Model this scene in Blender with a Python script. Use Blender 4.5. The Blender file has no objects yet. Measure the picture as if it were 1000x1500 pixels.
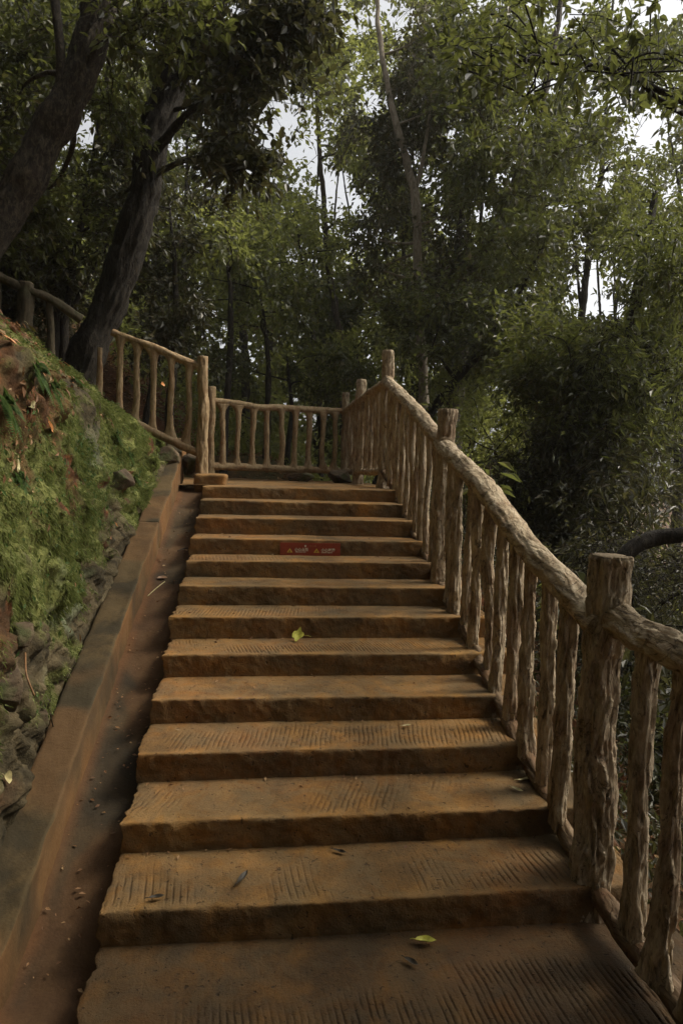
import bpy, math, random
import numpy as np
from mathutils import Vector, Matrix
random.seed(7)
RG = np.random.default_rng(11)
S = bpy.context.scene
COL = S.collection

# ------------------------------------------------------------------ camera
CF = 1000.0
TH, RO, YAW = math.radians(3.52), math.radians(1.47), math.radians(-6.69)
CC = np.array([0.508, -2.251, 1.605])
_c, _s = math.cos(YAW), math.sin(YAW)
_R = np.array([_c, _s, 0.0])
_F = np.array([-_s*math.cos(TH), _c*math.cos(TH), -math.sin(TH)])
_U = np.array([-_s*math.sin(TH), _c*math.sin(TH), math.cos(TH)])
CX = math.cos(RO)*_R + math.sin(RO)*_U
CY = -math.sin(RO)*_R + math.cos(RO)*_U

def at(px, py, D):
    """world point seen at photo pixel (1000x1500) at distance D along the view axis"""
    return CC + (CX*(px-500)/CF - CY*(py-750)/CF + _F)*D

def px_of(P):
    d = np.asarray(P) - CC
    z = d@_F
    return 500 + CF*(d@CX)/z, 750 - CF*(d@CY)/z, z

cam = bpy.data.cameras.new("camera")
cam.sensor_fit = 'HORIZONTAL'
cam.sensor_width = 24.0
cam.lens = 24.0*CF/1000.0
cam.clip_start = 0.05
cam.clip_end = 1000
co = bpy.data.objects.new("camera", cam)
COL.objects.link(co)
co.matrix_world = Matrix(((CX[0], CY[0], -_F[0], CC[0]), (CX[1], CY[1], -_F[1], CC[1]), (CX[2], CY[2], -_F[2], CC[2]), (0, 0, 0, 1)))
S.camera = co

# ------------------------------------------------------------------ noise
def _hash(ix, iy, iz, seed):
    h = (ix.astype(np.int64)*374761393 + iy.astype(np.int64)*668265263 + iz.astype(np.int64)*2147483647 + seed*1274126177) & 0xFFFFFFFF
    h = ((h ^ (h >> 13))*1274126177) & 0xFFFFFFFF
    h = ((h ^ (h >> 16))*2246822519) & 0xFFFFFFFF
    return ((h ^ (h >> 15)) & 0xFFFFFF)/float(0xFFFFFF)*2 - 1

def vn(P, seed=0):
    P = np.asarray(P, float)
    f = np.floor(P)
    t = P - f
    t = t*t*t*(t*(t*6-15)+10)
    i = f.astype(np.int64)
    r = 0
    for dx in (0, 1):
        wx = t[:, 0] if dx else 1-t[:, 0]
        for dy in (0, 1):
            wy = t[:, 1] if dy else 1-t[:, 1]
            for dz in (0, 1):
                wz = t[:, 2] if dz else 1-t[:, 2]
                r = r + wx*wy*wz*_hash(i[:, 0]+dx, i[:, 1]+dy, i[:, 2]+dz, seed)
    return r

def fbm(P, oct=4, seed=0, gain=.5):
    P = np.asarray(P, float)
    a, r, tot = 1.0, 0, 0
    for k in range(oct):
        r = r + a*vn(P*(2.03**k)+k*17.3, seed+k)
        tot += a
        a *= gain
    return r/tot*1.6

def sst(a, b, x):
    t = np.clip((x-a)/(b-a), 0, 1)
    return t*t*(3-2*t)

# ------------------------------------------------------------------ mesh helpers
def mk(name, V, F, mat, parent=None, smooth=True, attrs=None, origin=None):
    """one mesh object from numpy vertices and an index array (n x 3 / n x 4) or list of such arrays"""
    V = np.asarray(V, float)
    if parent is not None:
        V = V - np.array(parent.location)
    Fs = F if isinstance(F, list) else [F]
    Fs = [np.asarray(f, np.int64) for f in Fs if len(f)]
    me = bpy.data.meshes.new(name)
    me.vertices.add(len(V))
    me.vertices.foreach_set("co", V.astype(np.float32).ravel())
    li = np.concatenate([f.ravel() for f in Fs])
    tot = np.concatenate([np.full(len(f), f.shape[1]) for f in Fs])
    st = np.concatenate([[0], np.cumsum(tot)[:-1]])
    me.loops.add(len(li))
    me.loops.foreach_set("vertex_index", li.astype(np.int32))
    me.polygons.add(len(tot))
    me.polygons.foreach_set("loop_start", st.astype(np.int32))
    me.polygons.foreach_set("loop_total", tot.astype(np.int32))
    me.polygons.foreach_set("use_smooth", np.full(len(tot), smooth, bool))
    me.update(calc_edges=True)
    for k, a in (attrs or {}).items():
        at_ = me.attributes.new(k, 'FLOAT', 'POINT')
        at_.data.foreach_set("value", np.asarray(a, np.float32))
    me.materials.append(mat)
    o = bpy.data.objects.new(name, me)
    COL.objects.link(o)
    if parent is not None:
        o.parent = parent
    return o

def tag(o, label=None, cat=None, group=None, kind=None):
    if label: o['label'] = label
    if cat: o['category'] = cat
    if group: o['group'] = group
    if kind: o['kind'] = kind
    return o

def empty(name, loc, label, cat, group=None):
    o = bpy.data.objects.new(name, None)
    o.empty_display_size = .1
    o.location = tuple(float(v) for v in loc)
    COL.objects.link(o)
    return tag(o, label, cat, group)

def gridf(nu, nv, wrap=False):
    """quad faces of an nu x nv vertex grid (index = u*nv+v); wrap closes v"""
    u = np.arange(nu-1)[:, None]
    v = np.arange(nv if wrap else nv-1)[None, :]
    v2 = (v+1) % nv
    return np.stack([u*nv+v, (u+1)*nv+v, (u+1)*nv+v2, u*nv+v2], -1).reshape(-1, 4)

def smooth_path(P, n):
    """Catmull-Rom through P, n samples"""
    P = np.asarray(P, float)
    if len(P) == 2:
        t = np.linspace(0, 1, n)[:, None]
        return P[0]*(1-t)+P[1]*t
    Q = np.vstack([2*P[0]-P[1], P, 2*P[-1]-P[-2]])
    u = np.linspace(0, len(P)-1-1e-6, n)
    i = np.floor(u).astype(int)
    t = (u-i)[:, None]
    a, b, c, d = Q[i], Q[i+1], Q[i+2], Q[i+3]
    return .5*((2*b)+(-a+c)*t+(2*a-5*b+4*c-d)*t*t+(-a+3*b-3*c+d)*t**3)

def tube_geo(P, rad, nseg=16, bark=0.0, seed=0, fa=1.0, fb=1.0, wob=0.0, caps=True, fine=.35):
    """tube along sampled points P (n x 3), radius array; bark = plate relief in metres"""
    P = np.asarray(P, float)
    n = len(P)
    rad = np.broadcast_to(np.asarray(rad, float), (n,)).copy()
    T = np.gradient(P, axis=0)
    T /= np.linalg.norm(T, axis=1, keepdims=True)+1e-12
    s = np.concatenate([[0], np.cumsum(np.linalg.norm(np.diff(P, axis=0), axis=1))])
    ref = np.array([0.31, .95, 0.0]) if abs(T[0, 2]) > .7 else np.array([0.0, 0, 1])
    a = np.cross(T[0], ref); a /= np.linalg.norm(a)
    A = np.zeros((n, 3))
    for i in range(n):
        a = a - T[i]*(a@T[i]); a /= np.linalg.norm(a)
        A[i] = a
    B = np.cross(T, A)
    th = np.linspace(0, 2*np.pi, nseg, endpoint=False)
    ct, sn = np.cos(th), np.sin(th)
    if wob:
        w = np.stack([s*1.3, np.zeros(n), np.full(n, seed*3.7)], 1)
        P = P + A*(vn(w*2.2, seed+50)*wob)[:, None] + B*(vn(w*2.2, seed+51)*wob)[:, None]
        rad = rad*(1+.10*vn(w*3.1, seed+52)+.06*vn(w*9, seed+53))
    R = np.repeat(rad[:, None], nseg, 1)
    if bark:
        rm = float(np.mean(rad))
        q = np.stack([np.repeat(ct[None], n, 0)*rm/.07*2.4*fa, np.repeat(sn[None], n, 0)*rm/.07*2.4*fa, np.repeat(s[:, None], nseg, 1)*9*fb], -1).reshape(-1, 3)
        q = q + seed*13.7
        wq = q + .45*np.stack([vn(q*1.7, seed+1), vn(q*1.7, seed+2), vn(q*1.7, seed+3)], 1)
        n1 = fbm(wq, 3, seed+5)
        pl = sst(-.05, .04, n1)*.5 + sst(.24, .31, n1)*.3 + sst(-.36, -.29, n1)*.35
        n2 = vn(wq*np.array([3.3, 3.3, 1.2]), seed+9)
        n3 = vn(q*np.array([7, 7, 4.5]), seed+10)
        kn = .7*sst(.66, .97, vn(q*np.array([.8, .8, .45]), seed+15))
        d = bark*((pl-.5)*1.0 + fine*n2*.8 + fine*.5*n3 + 1.3*kn)
        R = R + d.reshape(n, nseg)
        R = np.maximum(R, rad[:, None]*.4)
    V = P[:, None, :] + A[:, None, :]*(R*ct)[:, :, None] + B[:, None, :]*(R*sn)[:, :, None]
    V = V.reshape(-1, 3)
    F = [gridf(n, nseg, True)]
    if caps:
        k = len(V)
        V = np.vstack([V, P[:1], P[-1:]])
        j = np.arange(nseg)
        F.append(np.stack([np.full(nseg, k), j, (j+1) % nseg], 1))
        F.append(np.stack([np.full(nseg, k+1), (n-1)*nseg+(j+1) % nseg, (n-1)*nseg+j], 1))
    return V, F

class Acc:
    """collects geometry of ONE object"""
    def __init__(self): self.V = []; self.F = {}; self.n = 0
    def add(self, V, F):
        for f in (F if isinstance(F, list) else [F]):
            f = np.asarray(f)
            if len(f): self.F.setdefault(f.shape[1], []).append(f+self.n)
        self.V.append(np.asarray(V)); self.n += len(V)
    def build(self, name, mat, parent=None, smooth=True, origin=None, attrs=None):
        return mk(name, np.vstack(self.V), [np.vstack(f) for f in self.F.values()], mat, parent, smooth, attrs, origin)

# ------------------------------------------------------------------ materials
def newmat(name):
    m = bpy.data.materials.new(name); m.use_nodes = True
    nt = m.node_tree; nt.nodes.clear()
    return m, nt, nt.nodes, nt.links

def N(nt, t, **kw):
    n = nt.nodes.new(t)
    for k, v in kw.items():
        if k in n.inputs.keys(): n.inputs[k].default_value = v
        else: setattr(n, k, v)
    return n

def noise(nt, vec, scale, detail=6, rough=.6, dist=0.0):
    n = N(nt, 'ShaderNodeTexNoise'); n.inputs['Scale'].default_value = scale
    n.inputs['Detail'].default_value = detail; n.inputs['Roughness'].default_value = rough
    n.inputs['Distortion'].default_value = dist
    if vec is not None: nt.links.new(vec, n.inputs['Vector'])
    return n.outputs['Fac']

def ramp(nt, fac, stops, interp='LINEAR'):
    r = N(nt, 'ShaderNodeValToRGB'); e = r.color_ramp; e.interpolation = interp
    while len(e.elements) < len(stops): e.elements.new(.5)
    for el, (p, c) in zip(e.elements, stops):
        el.position = p; el.color = (*c, 1) if len(c) == 3 else c
    nt.links.new(fac, r.inputs['Fac'])
    return r.outputs['Color']

def mixc(nt, fac, a, b, mode='MIX'):
    m = N(nt, 'ShaderNodeMix', data_type='RGBA', blend_type=mode)
    for s, v in ((0, fac), (6, a), (7, b)):
        if hasattr(v, 'is_linked'): nt.links.new(v, m.inputs[s])
        else: m.inputs[s].default_value = v if s == 0 else (*v, 1)
    return m.outputs[2]

def mth(nt, op, a, b=None):
    m = N(nt, 'ShaderNodeMath', operation=op)
    for i, v in enumerate((a, b)):
        if v is None: continue
        if hasattr(v, 'is_linked'): nt.links.new(v, m.inputs[i])
        else: m.inputs[i].default_value = v
    return m.outputs[0]

def finish(nt, color, rough=.85, bump=None, bstr=.5, bdist=.01, spec=.25):
    p = N(nt, 'ShaderNodeBsdfPrincipled')
    if hasattr(color, 'is_linked'): nt.links.new(color, p.inputs['Base Color'])
    else: p.inputs['Base Color'].default_value = (*color, 1)
    if hasattr(rough, 'is_linked'): nt.links.new(rough, p.inputs['Roughness'])
    else: p.inputs['Roughness'].default_value = rough
    p.inputs['Specular IOR Level'].default_value = spec
    if bump is not None:
        b = N(nt, 'ShaderNodeBump'); b.inputs['Strength'].default_value = bstr; b.inputs['Distance'].default_value = bdist
        nt.links.new(bump, b.inputs['Height']); nt.links.new(b.outputs[0], p.inputs['Normal'])
    o = N(nt, 'ShaderNodeOutputMaterial'); nt.links.new(p.outputs[0], o.inputs[0])

def objco(nt):
    return N(nt, 'ShaderNodeTexCoord').outputs['Object']

def scaled(nt, vec, sc):
    m = N(nt, 'ShaderNodeMapping'); m.inputs['Scale'].default_value = sc
    nt.links.new(vec, m.inputs['Vector']); return m.outputs[0]

def attr(nt, name):
    return N(nt, 'ShaderNodeAttribute', attribute_name=name).outputs['Fac']

def stone_mat():
    m, nt, ns, lk = newmat("red_sandstone")
    v = objco(nt)
    big = noise(nt, v, 2.6, 7, .62, .4)
    c = ramp(nt, big, [(.28, (.085, .052, .021)), (.44, (.20, .110, .037)), (.56, (.32, .160, .044)), (.74, (.28, .165, .056))])
    rust = ramp(nt, noise(nt, v, 1.15, 5, .6, .8), [(.50, (0, 0, 0)), (.68, (1, 1, 1))])
    c = mixc(nt, mth(nt, 'MULTIPLY', rust, .5), c, (.28, .115, .036))
    c = mixc(nt, mth(nt, 'MULTIPLY', attr(nt, 'wear'), .65), c, (.60, .33, .095))
    soot = ramp(nt, noise(nt, scaled(nt, v, (1, 1, 3)), 1.9, 7, .65, .5), [(.46, (0, 0, 0)), (.62, (1, 1, 1))])
    c = mixc(nt, mth(nt, 'MULTIPLY', soot, .5), c, (.085, .062, .032))
    dirt = ramp(nt, noise(nt, v, 5.5, 8, .7, .3), [(.46, (0, 0, 0)), (.66, (1, 1, 1))])
    c = mixc(nt, mth(nt, 'MULTIPLY', dirt, .6), c, (.075, .057, .034))
    fine = noise(nt, v, 120, 4, .7)
    c = mixc(nt, .35, c, ramp(nt, fine, [(.3, (.3, .3, .3)), (.7, (1, 1, 1))]), 'MULTIPLY')
    ring = ramp(nt, noise(nt, v, 4.2, 6, .6, 1.0), [(.40, (0, 0, 0)), (.47, (1, 1, 1)), (.53, (1, 1, 1)), (.60, (0, 0, 0))])
    c = mixc(nt, mth(nt, 'MULTIPLY', ring, .28), c, (.19, .145, .08))
    pit = ramp(nt, noise(nt, v, 46, 3, .6, .4), [(.30, (1, 1, 1)), (.37, (0, 0, 0))])
    c = mixc(nt, mth(nt, 'MULTIPLY', pit, .7), c, (.04, .027, .016))
    g = attr(nt, "groove")
    c = mixc(nt, mth(nt, 'MULTIPLY', g, .5), c, (.035, .022, .012))
    bh = mth(nt, 'ADD', mth(nt, 'MULTIPLY', noise(nt, v, 38, 8, .75), .9), mth(nt, 'MULTIPLY', fine, .5))
    bh = mth(nt, 'SUBTRACT', bh, mth(nt, 'MULTIPLY', pit, .5))
    finish(nt, c, .9, bh, .75, .010, .2)
    return m

def shade_damp(mat, name, k):
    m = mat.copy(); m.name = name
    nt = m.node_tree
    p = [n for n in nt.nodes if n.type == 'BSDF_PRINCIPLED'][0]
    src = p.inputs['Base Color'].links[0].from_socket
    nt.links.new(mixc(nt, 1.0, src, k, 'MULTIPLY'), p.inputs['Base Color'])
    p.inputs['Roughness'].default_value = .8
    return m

def concrete_mat(name, base, stain, rust):
    m, nt, ns, lk = newmat(name)
    v = objco(nt)
    c = ramp(nt, noise(nt, v, 3.2, 7, .65, .5), [(.3, tuple(x*.55 for x in base)), (.5, base), (.7, tuple(x*1.25 for x in base))])
    st = ramp(nt, noise(nt, v, 1.7, 6, .6, .6), [(.47, (0, 0, 0)), (.56, (1, 1, 1))])
    c = mixc(nt, mth(nt, 'MULTIPLY', st, .8), c, stain)
    ru = attr(nt, "rust")
    c = mixc(nt, mth(nt, 'MULTIPLY', ru, .85), c, rust)
    f2 = noise(nt, v, 90, 5, .75)
    c = mixc(nt, .45, c, ramp(nt, f2, [(.3, (.35, .35, .35)), (.68, (1, 1, 1))]), 'MULTIPLY')
    finish(nt, c, .9, mth(nt, 'ADD', noise(nt, v, 22, 6, .7), mth(nt, 'MULTIPLY', f2, .4)), .5, .008, .2)
    return m

def bark_mat(name, c_lo, c_mid, c_hi, sc=1.0, zs=.35, red=None, bump=.6, dist=.006, axis=2, plates=0.0, psc=20):
    m, nt, ns, lk = newmat(name)
    v = objco(nt)
    st = [1, 1, 1]; st[axis] = zs
    vs = scaled(nt, v, tuple(st))
    n1 = noise(nt, vs, 26*sc, 7, .68, .8)
    c = ramp(nt, n1, [(.30, c_lo), (.46, c_mid), (.66, c_hi)])
    if red is not None:
        r = ramp(nt, noise(nt, v, 5.5*sc, 5, .6), [(.50, (0, 0, 0)), (.66, (1, 1, 1))])
        c = mixc(nt, mth(nt, 'MULTIPLY', r, .6), c, red)
    f = noise(nt, vs, 110*sc, 4, .7)
    c = mixc(nt, .45, c, ramp(nt, f, [(.3, (.3, .3, .3)), (.68, (1, 1, 1))]), 'MULTIPLY')
    h = mth(nt, 'ADD', n1, mth(nt, 'MULTIPLY', f, .35))
    if plates:
        n2 = noise(nt, vs, psc*.55, 5, .55, 1.3)
        q = mth(nt, 'MULTIPLY', n2, 9.0)
        fl = mth(nt, 'FLOOR', q)
        fr = mth(nt, 'FRACT', q)
        ck = ramp(nt, fr, [(0, (1, 1, 1)), (.10, (.45, .45, .45)), (.22, (0, 0, 0))])
        gate = ramp(nt, noise(nt, v, 11, 4, .6), [(.38, (.15, .15, .15)), (.58, (1, 1, 1))])
        c = mixc(nt, mth(nt, 'MULTIPLY', mth(nt, 'MULTIPLY', ck, gate), plates), c, tuple(x*.5 for x in c_lo))
        h = mth(nt, 'ADD', h, mth(nt, 'MULTIPLY', mth(nt, 'ADD', fl, ramp(nt, fr, [(0, (0, 0, 0)), (.12, (.9, .9, .9)), (1, (.75, .75, .75))])), .45))
    finish(nt, c, .85, h, bump, dist, .25)
    return m

def leaf_mat(name, stops, trans=(.16, .24, .03), tf=.45, rough=.42, spec=.45):
    m, nt, ns, lk = newmat(name)
    g = N(nt, 'ShaderNodeNewGeometry')
    c = ramp(nt, g.outputs['Random Per Island'], stops)
    p = N(nt, 'ShaderNodeBsdfPrincipled'); p.inputs['Roughness'].default_value = rough
    p.inputs['Specular IOR Level'].default_value = spec
    lk.new(c, p.inputs['Base Color'])
    t = N(nt, 'ShaderNodeBsdfTranslucent')
    tc = mixc(nt, .6, c, trans)
    lk.new(tc, t.inputs['Color'])
    mx = N(nt, 'ShaderNodeMixShader'); mx.inputs[0].default_value = tf
    lk.new(p.outputs[0], mx.inputs[1]); lk.new(t.outputs[0], mx.inputs[2])
    o = N(nt, 'ShaderNodeOutputMaterial'); lk.new(mx.outputs[0], o.inputs[0])
    return m

M_STONE = stone_mat()
M_KERB = concrete_mat("kerb_concrete", (.100, .068, .030), (.036, .030, .017), (.24, .115, .040))
M_CHAN = concrete_mat("channel_concrete", (.070, .048, .025), (.030, .024, .015), (.14, .066, .026))
RC = ((.085, .056, .032), (.43, .33, .205), (.68, .56, .39))
M_RAIL = bark_mat("moulded_bark_concrete", *RC, 1.0, .3, (.28, .16, .085), 1.0, .013, 2, .9, 20)
M_RAILH = bark_mat("moulded_bark_concrete_rail", *RC, 1.0, .3, (.30, .185, .09), 1.0, .013, 1, .9, 18)
RC2 = ((.16, .105, .052), (.33, .23, .12), (.46, .34, .19))
M_RAILB = bark_mat("shaded_soiled_bark_concrete", (.06, .035, .018), (.15, .095, .05), (.28, .20, .115), 1.0, .3, (.16, .075, .03), .8, .008, 1, .85, 18)  # bottom rails: shade of the unlit face painted in as darker brown, with soil
M_RAIL2 = bark_mat("aged_bark_concrete", *RC2, .8, .35, (.25, .125, .055), .5, .005)
M_CUT = concrete_mat("sawn_end", (.42, .32, .20), (.20, .15, .09), (.3, .2, .1))
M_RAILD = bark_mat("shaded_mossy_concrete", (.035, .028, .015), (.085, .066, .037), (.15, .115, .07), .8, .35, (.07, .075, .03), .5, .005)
M_PALE = bark_mat("pale_smooth_bark", (.10, .085, .06), (.22, .18, .125), (.36, .31, .23), .6, .5)
M_TRUNK = bark_mat("dark_tree_bark", (.010, .008, .006), (.024, .019, .013), (.065, .053, .036), 1.3, .3, None, 1.0, .02, 2, .9, 14)
M_TRUNK2 = bark_mat("mottled_tree_bark", (.014, .011, .008), (.040, .032, .022), (.13, .105, .072), 1.3, .45, (.05, .036, .024), 1.0, .015, 2, .6, 16)
M_TWIG = bark_mat("twig_bark", (.03, .022, .014), (.08, .06, .038), (.14, .11, .07), .8, .3, None, .4, .005)
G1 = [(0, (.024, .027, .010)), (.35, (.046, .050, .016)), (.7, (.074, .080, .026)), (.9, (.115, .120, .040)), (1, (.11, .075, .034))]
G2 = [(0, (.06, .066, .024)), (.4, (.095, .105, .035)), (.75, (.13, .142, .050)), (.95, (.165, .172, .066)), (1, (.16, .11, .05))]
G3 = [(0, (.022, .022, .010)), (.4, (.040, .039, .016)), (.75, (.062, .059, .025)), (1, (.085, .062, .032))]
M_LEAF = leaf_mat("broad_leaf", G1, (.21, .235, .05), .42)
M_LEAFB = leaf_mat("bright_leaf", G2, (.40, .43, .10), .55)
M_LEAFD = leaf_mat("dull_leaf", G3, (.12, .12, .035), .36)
M_FERN = leaf_mat("fern_leaf", [(0, (.03, .06, .016)), (.6, (.055, .10, .025)), (1, (.09, .13, .04))], (.14, .2, .04), .35, .6, .15)
M_MOSS = leaf_mat("moss_strand", [(0, (.055, .066, .022)), (.4, (.115, .135, .042)), (.8, (.20, .22, .075)), (1, (.32, .33, .15))], (.27, .32, .09), .35, .7, .15)
M_DRY = leaf_mat("dry_leaf", [(0, (.08, .04, .018)), (.4, (.16, .075, .03)), (.75, (.26, .14, .06)), (1, (.36, .24, .12))], (.25, .12, .04), .2, .6, .3)
def flat_leaf(name, c):
    m, nt, ns, lk = newmat(name)
    v = objco(nt)
    cc = ramp(nt, noise(nt, v, 60, 4, .6), [(.3, tuple(x*.65 for x in c)), (.7, tuple(min(1, x*1.2) for x in c))])
    finish(nt, cc, .55, noise(nt, v, 90), .3, .002, .35)
    return m
M_FL_Y = flat_leaf("yellow_green_leaf", (.46, .44, .07))
M_FL_P = flat_leaf("pale_dry_leaf", (.42, .36, .17))
M_FL_D = flat_leaf("dark_dry_leaf", (.035, .027, .016))
M_FL_O = flat_leaf("orange_dry_leaf", (.50, .22, .07))
M_FL_B = flat_leaf("brown_dry_leaf", (.20, .105, .045))

def bank_mat():
    m, nt, ns, lk = newmat("mossy_bank")
    v = objco(nt)
    rock = ramp(nt, noise(nt, v, 7, 8, .7, .6), [(.28, (.02, .017, .010)), (.45, (.06, .048, .027)), (.58, (.11, .085, .045)), (.74, (.20, .165, .10))])
    soil = ramp(nt, noise(nt, v, 16, 6, .65), [(.3, (.05, .024, .011)), (.55, (.10, .046, .02)), (.75, (.24, .085, .027))])
    moss = ramp(nt, noise(nt, v, 24, 6, .7, .4), [(.28, (.045, .05, .016)), (.5, (.13, .14, .04)), (.74, (.24, .24, .075))])
    lich = ramp(nt, noise(nt, v, 40, 5, .7), [(.35, (.08, .09, .05)), (.65, (.22, .25, .14))])
    c = mixc(nt, attr(nt, "soil"), rock, soil)
    c = mixc(nt, attr(nt, "moss"), c, moss)
    c = mixc(nt, attr(nt, "lichen"), c, lich)
    f = noise(nt, v, 70, 6, .75)
    finish(nt, c, .95, mth(nt, 'ADD', noise(nt, v, 18, 8, .7), mth(nt, 'MULTIPLY', f, .6)), .9, .02, .15)
    return m
M_BANK = bank_mat()

def rock_mat():
    m, nt, ns, lk = newmat("brown_rock")
    v = objco(nt)
    c = ramp(nt, noise(nt, v, 9, 8, .7, .5), [(.28, (.03, .023, .015)), (.5, (.085, .06, .036)), (.72, (.17, .125, .075))])
    mo = ramp(nt, noise(nt, v, 4.5, 6, .65), [(.52, (0, 0, 0)), (.62, (1, 1, 1))])
    c = mixc(nt, mth(nt, 'MULTIPLY', mo, .75), c, (.045, .062, .018))
    finish(nt, c, .9, noise(nt, v, 30, 8, .75), .8, .012, .2)
    return m
M_ROCK = rock_mat()

def ground_mat():
    m, nt, ns, lk = newmat("forest_floor")
    v = objco(nt)
    c = ramp(nt, noise(nt, v, 6, 8, .7, .5), [(.3, (.025, .016, .009)), (.5, (.075, .04, .018)), (.7, (.14, .075, .033))])
    r = ramp(nt, noise(nt, v, .9, 5, .6), [(.5, (0, 0, 0)), (.64, (1, 1, 1))])
    c = mixc(nt, mth(nt, 'MULTIPLY', r, .7), c, (.13, .042, .014))
    g = ramp(nt, noise(nt, v, .5, 5, .6, .3), [(.5, (0, 0, 0)), (.6, (1, 1, 1))])
    c = mixc(nt, mth(nt, 'MULTIPLY', g, .6), c, (.035, .045, .014))
    finish(nt, c, .95, noise(nt, v, 26, 8, .75), .8, .02, .15)
    return m
M_GROUND = ground_mat()

# ------------------------------------------------------------------ setting: terrain
SL = .12/.352
def stair_z(y): return np.clip(SL*y, 0, 1.44)
def terrain_z(x, y):
    x = np.asarray(x, float); y = np.asarray(y, float)
    g = stair_z(y) - .30
    r = np.maximum(x-1.95, 0)
    g = g - .50*np.minimum(r, 5) - .12*np.clip(r-5, 0, 30)
    back = np.maximum(y-8.4, 0)
    right = sst(.4, 2.2, x)
    g = g + (1-right)*(np.minimum(back, .8)*.75 + np.clip(back-.8, 0, 12)*.06)
    g = g - right*np.clip(back, 0, 25)*.10
    l = np.maximum(-.62-x, 0)
    g = g + np.minimum(l, 3.2)*.80 + np.clip(l-3.2, 0, 30)*.35
    u = np.maximum(y-4.4, 0)*sst(.2, 1.2, l)
    g = g + np.minimum(u, 3)*.12
    return g
ax = np.unique(np.concatenate([np.linspace(-12, 14, 131), np.sign(np.linspace(-1, 1, 61))*np.abs(np.linspace(-1, 1, 61))**2.5*400]))
ay = np.unique(np.concatenate([np.linspace(-6, 24, 151), np.sign(np.linspace(-1, 1, 61))*np.abs(np.linspace(-1, 1, 61))**2.5*400]))
gx, gy = np.meshgrid(ax, ay, indexing='ij')
gz = terrain_z(gx, gy)
P3 = np.stack([gx.ravel(), gy.ravel(), np.zeros(gx.size)], 1)
edge = np.where((gx > -.7) & (gx < 2.1) & (gy < 8.6), 0, 1).ravel()
gz = gz.ravel() + edge*(fbm(P3*.9, 4, 3)*.10 + fbm(P3*.12, 3, 4)*.5*sst(6, 20, np.hypot(P3[:, 0], P3[:, 1]-4)))
tag(mk("ground", np.stack([gx.ravel(), gy.ravel(), gz], 1), gridf(len(ax), len(ay)), M_GROUND), kind="structure")

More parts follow.
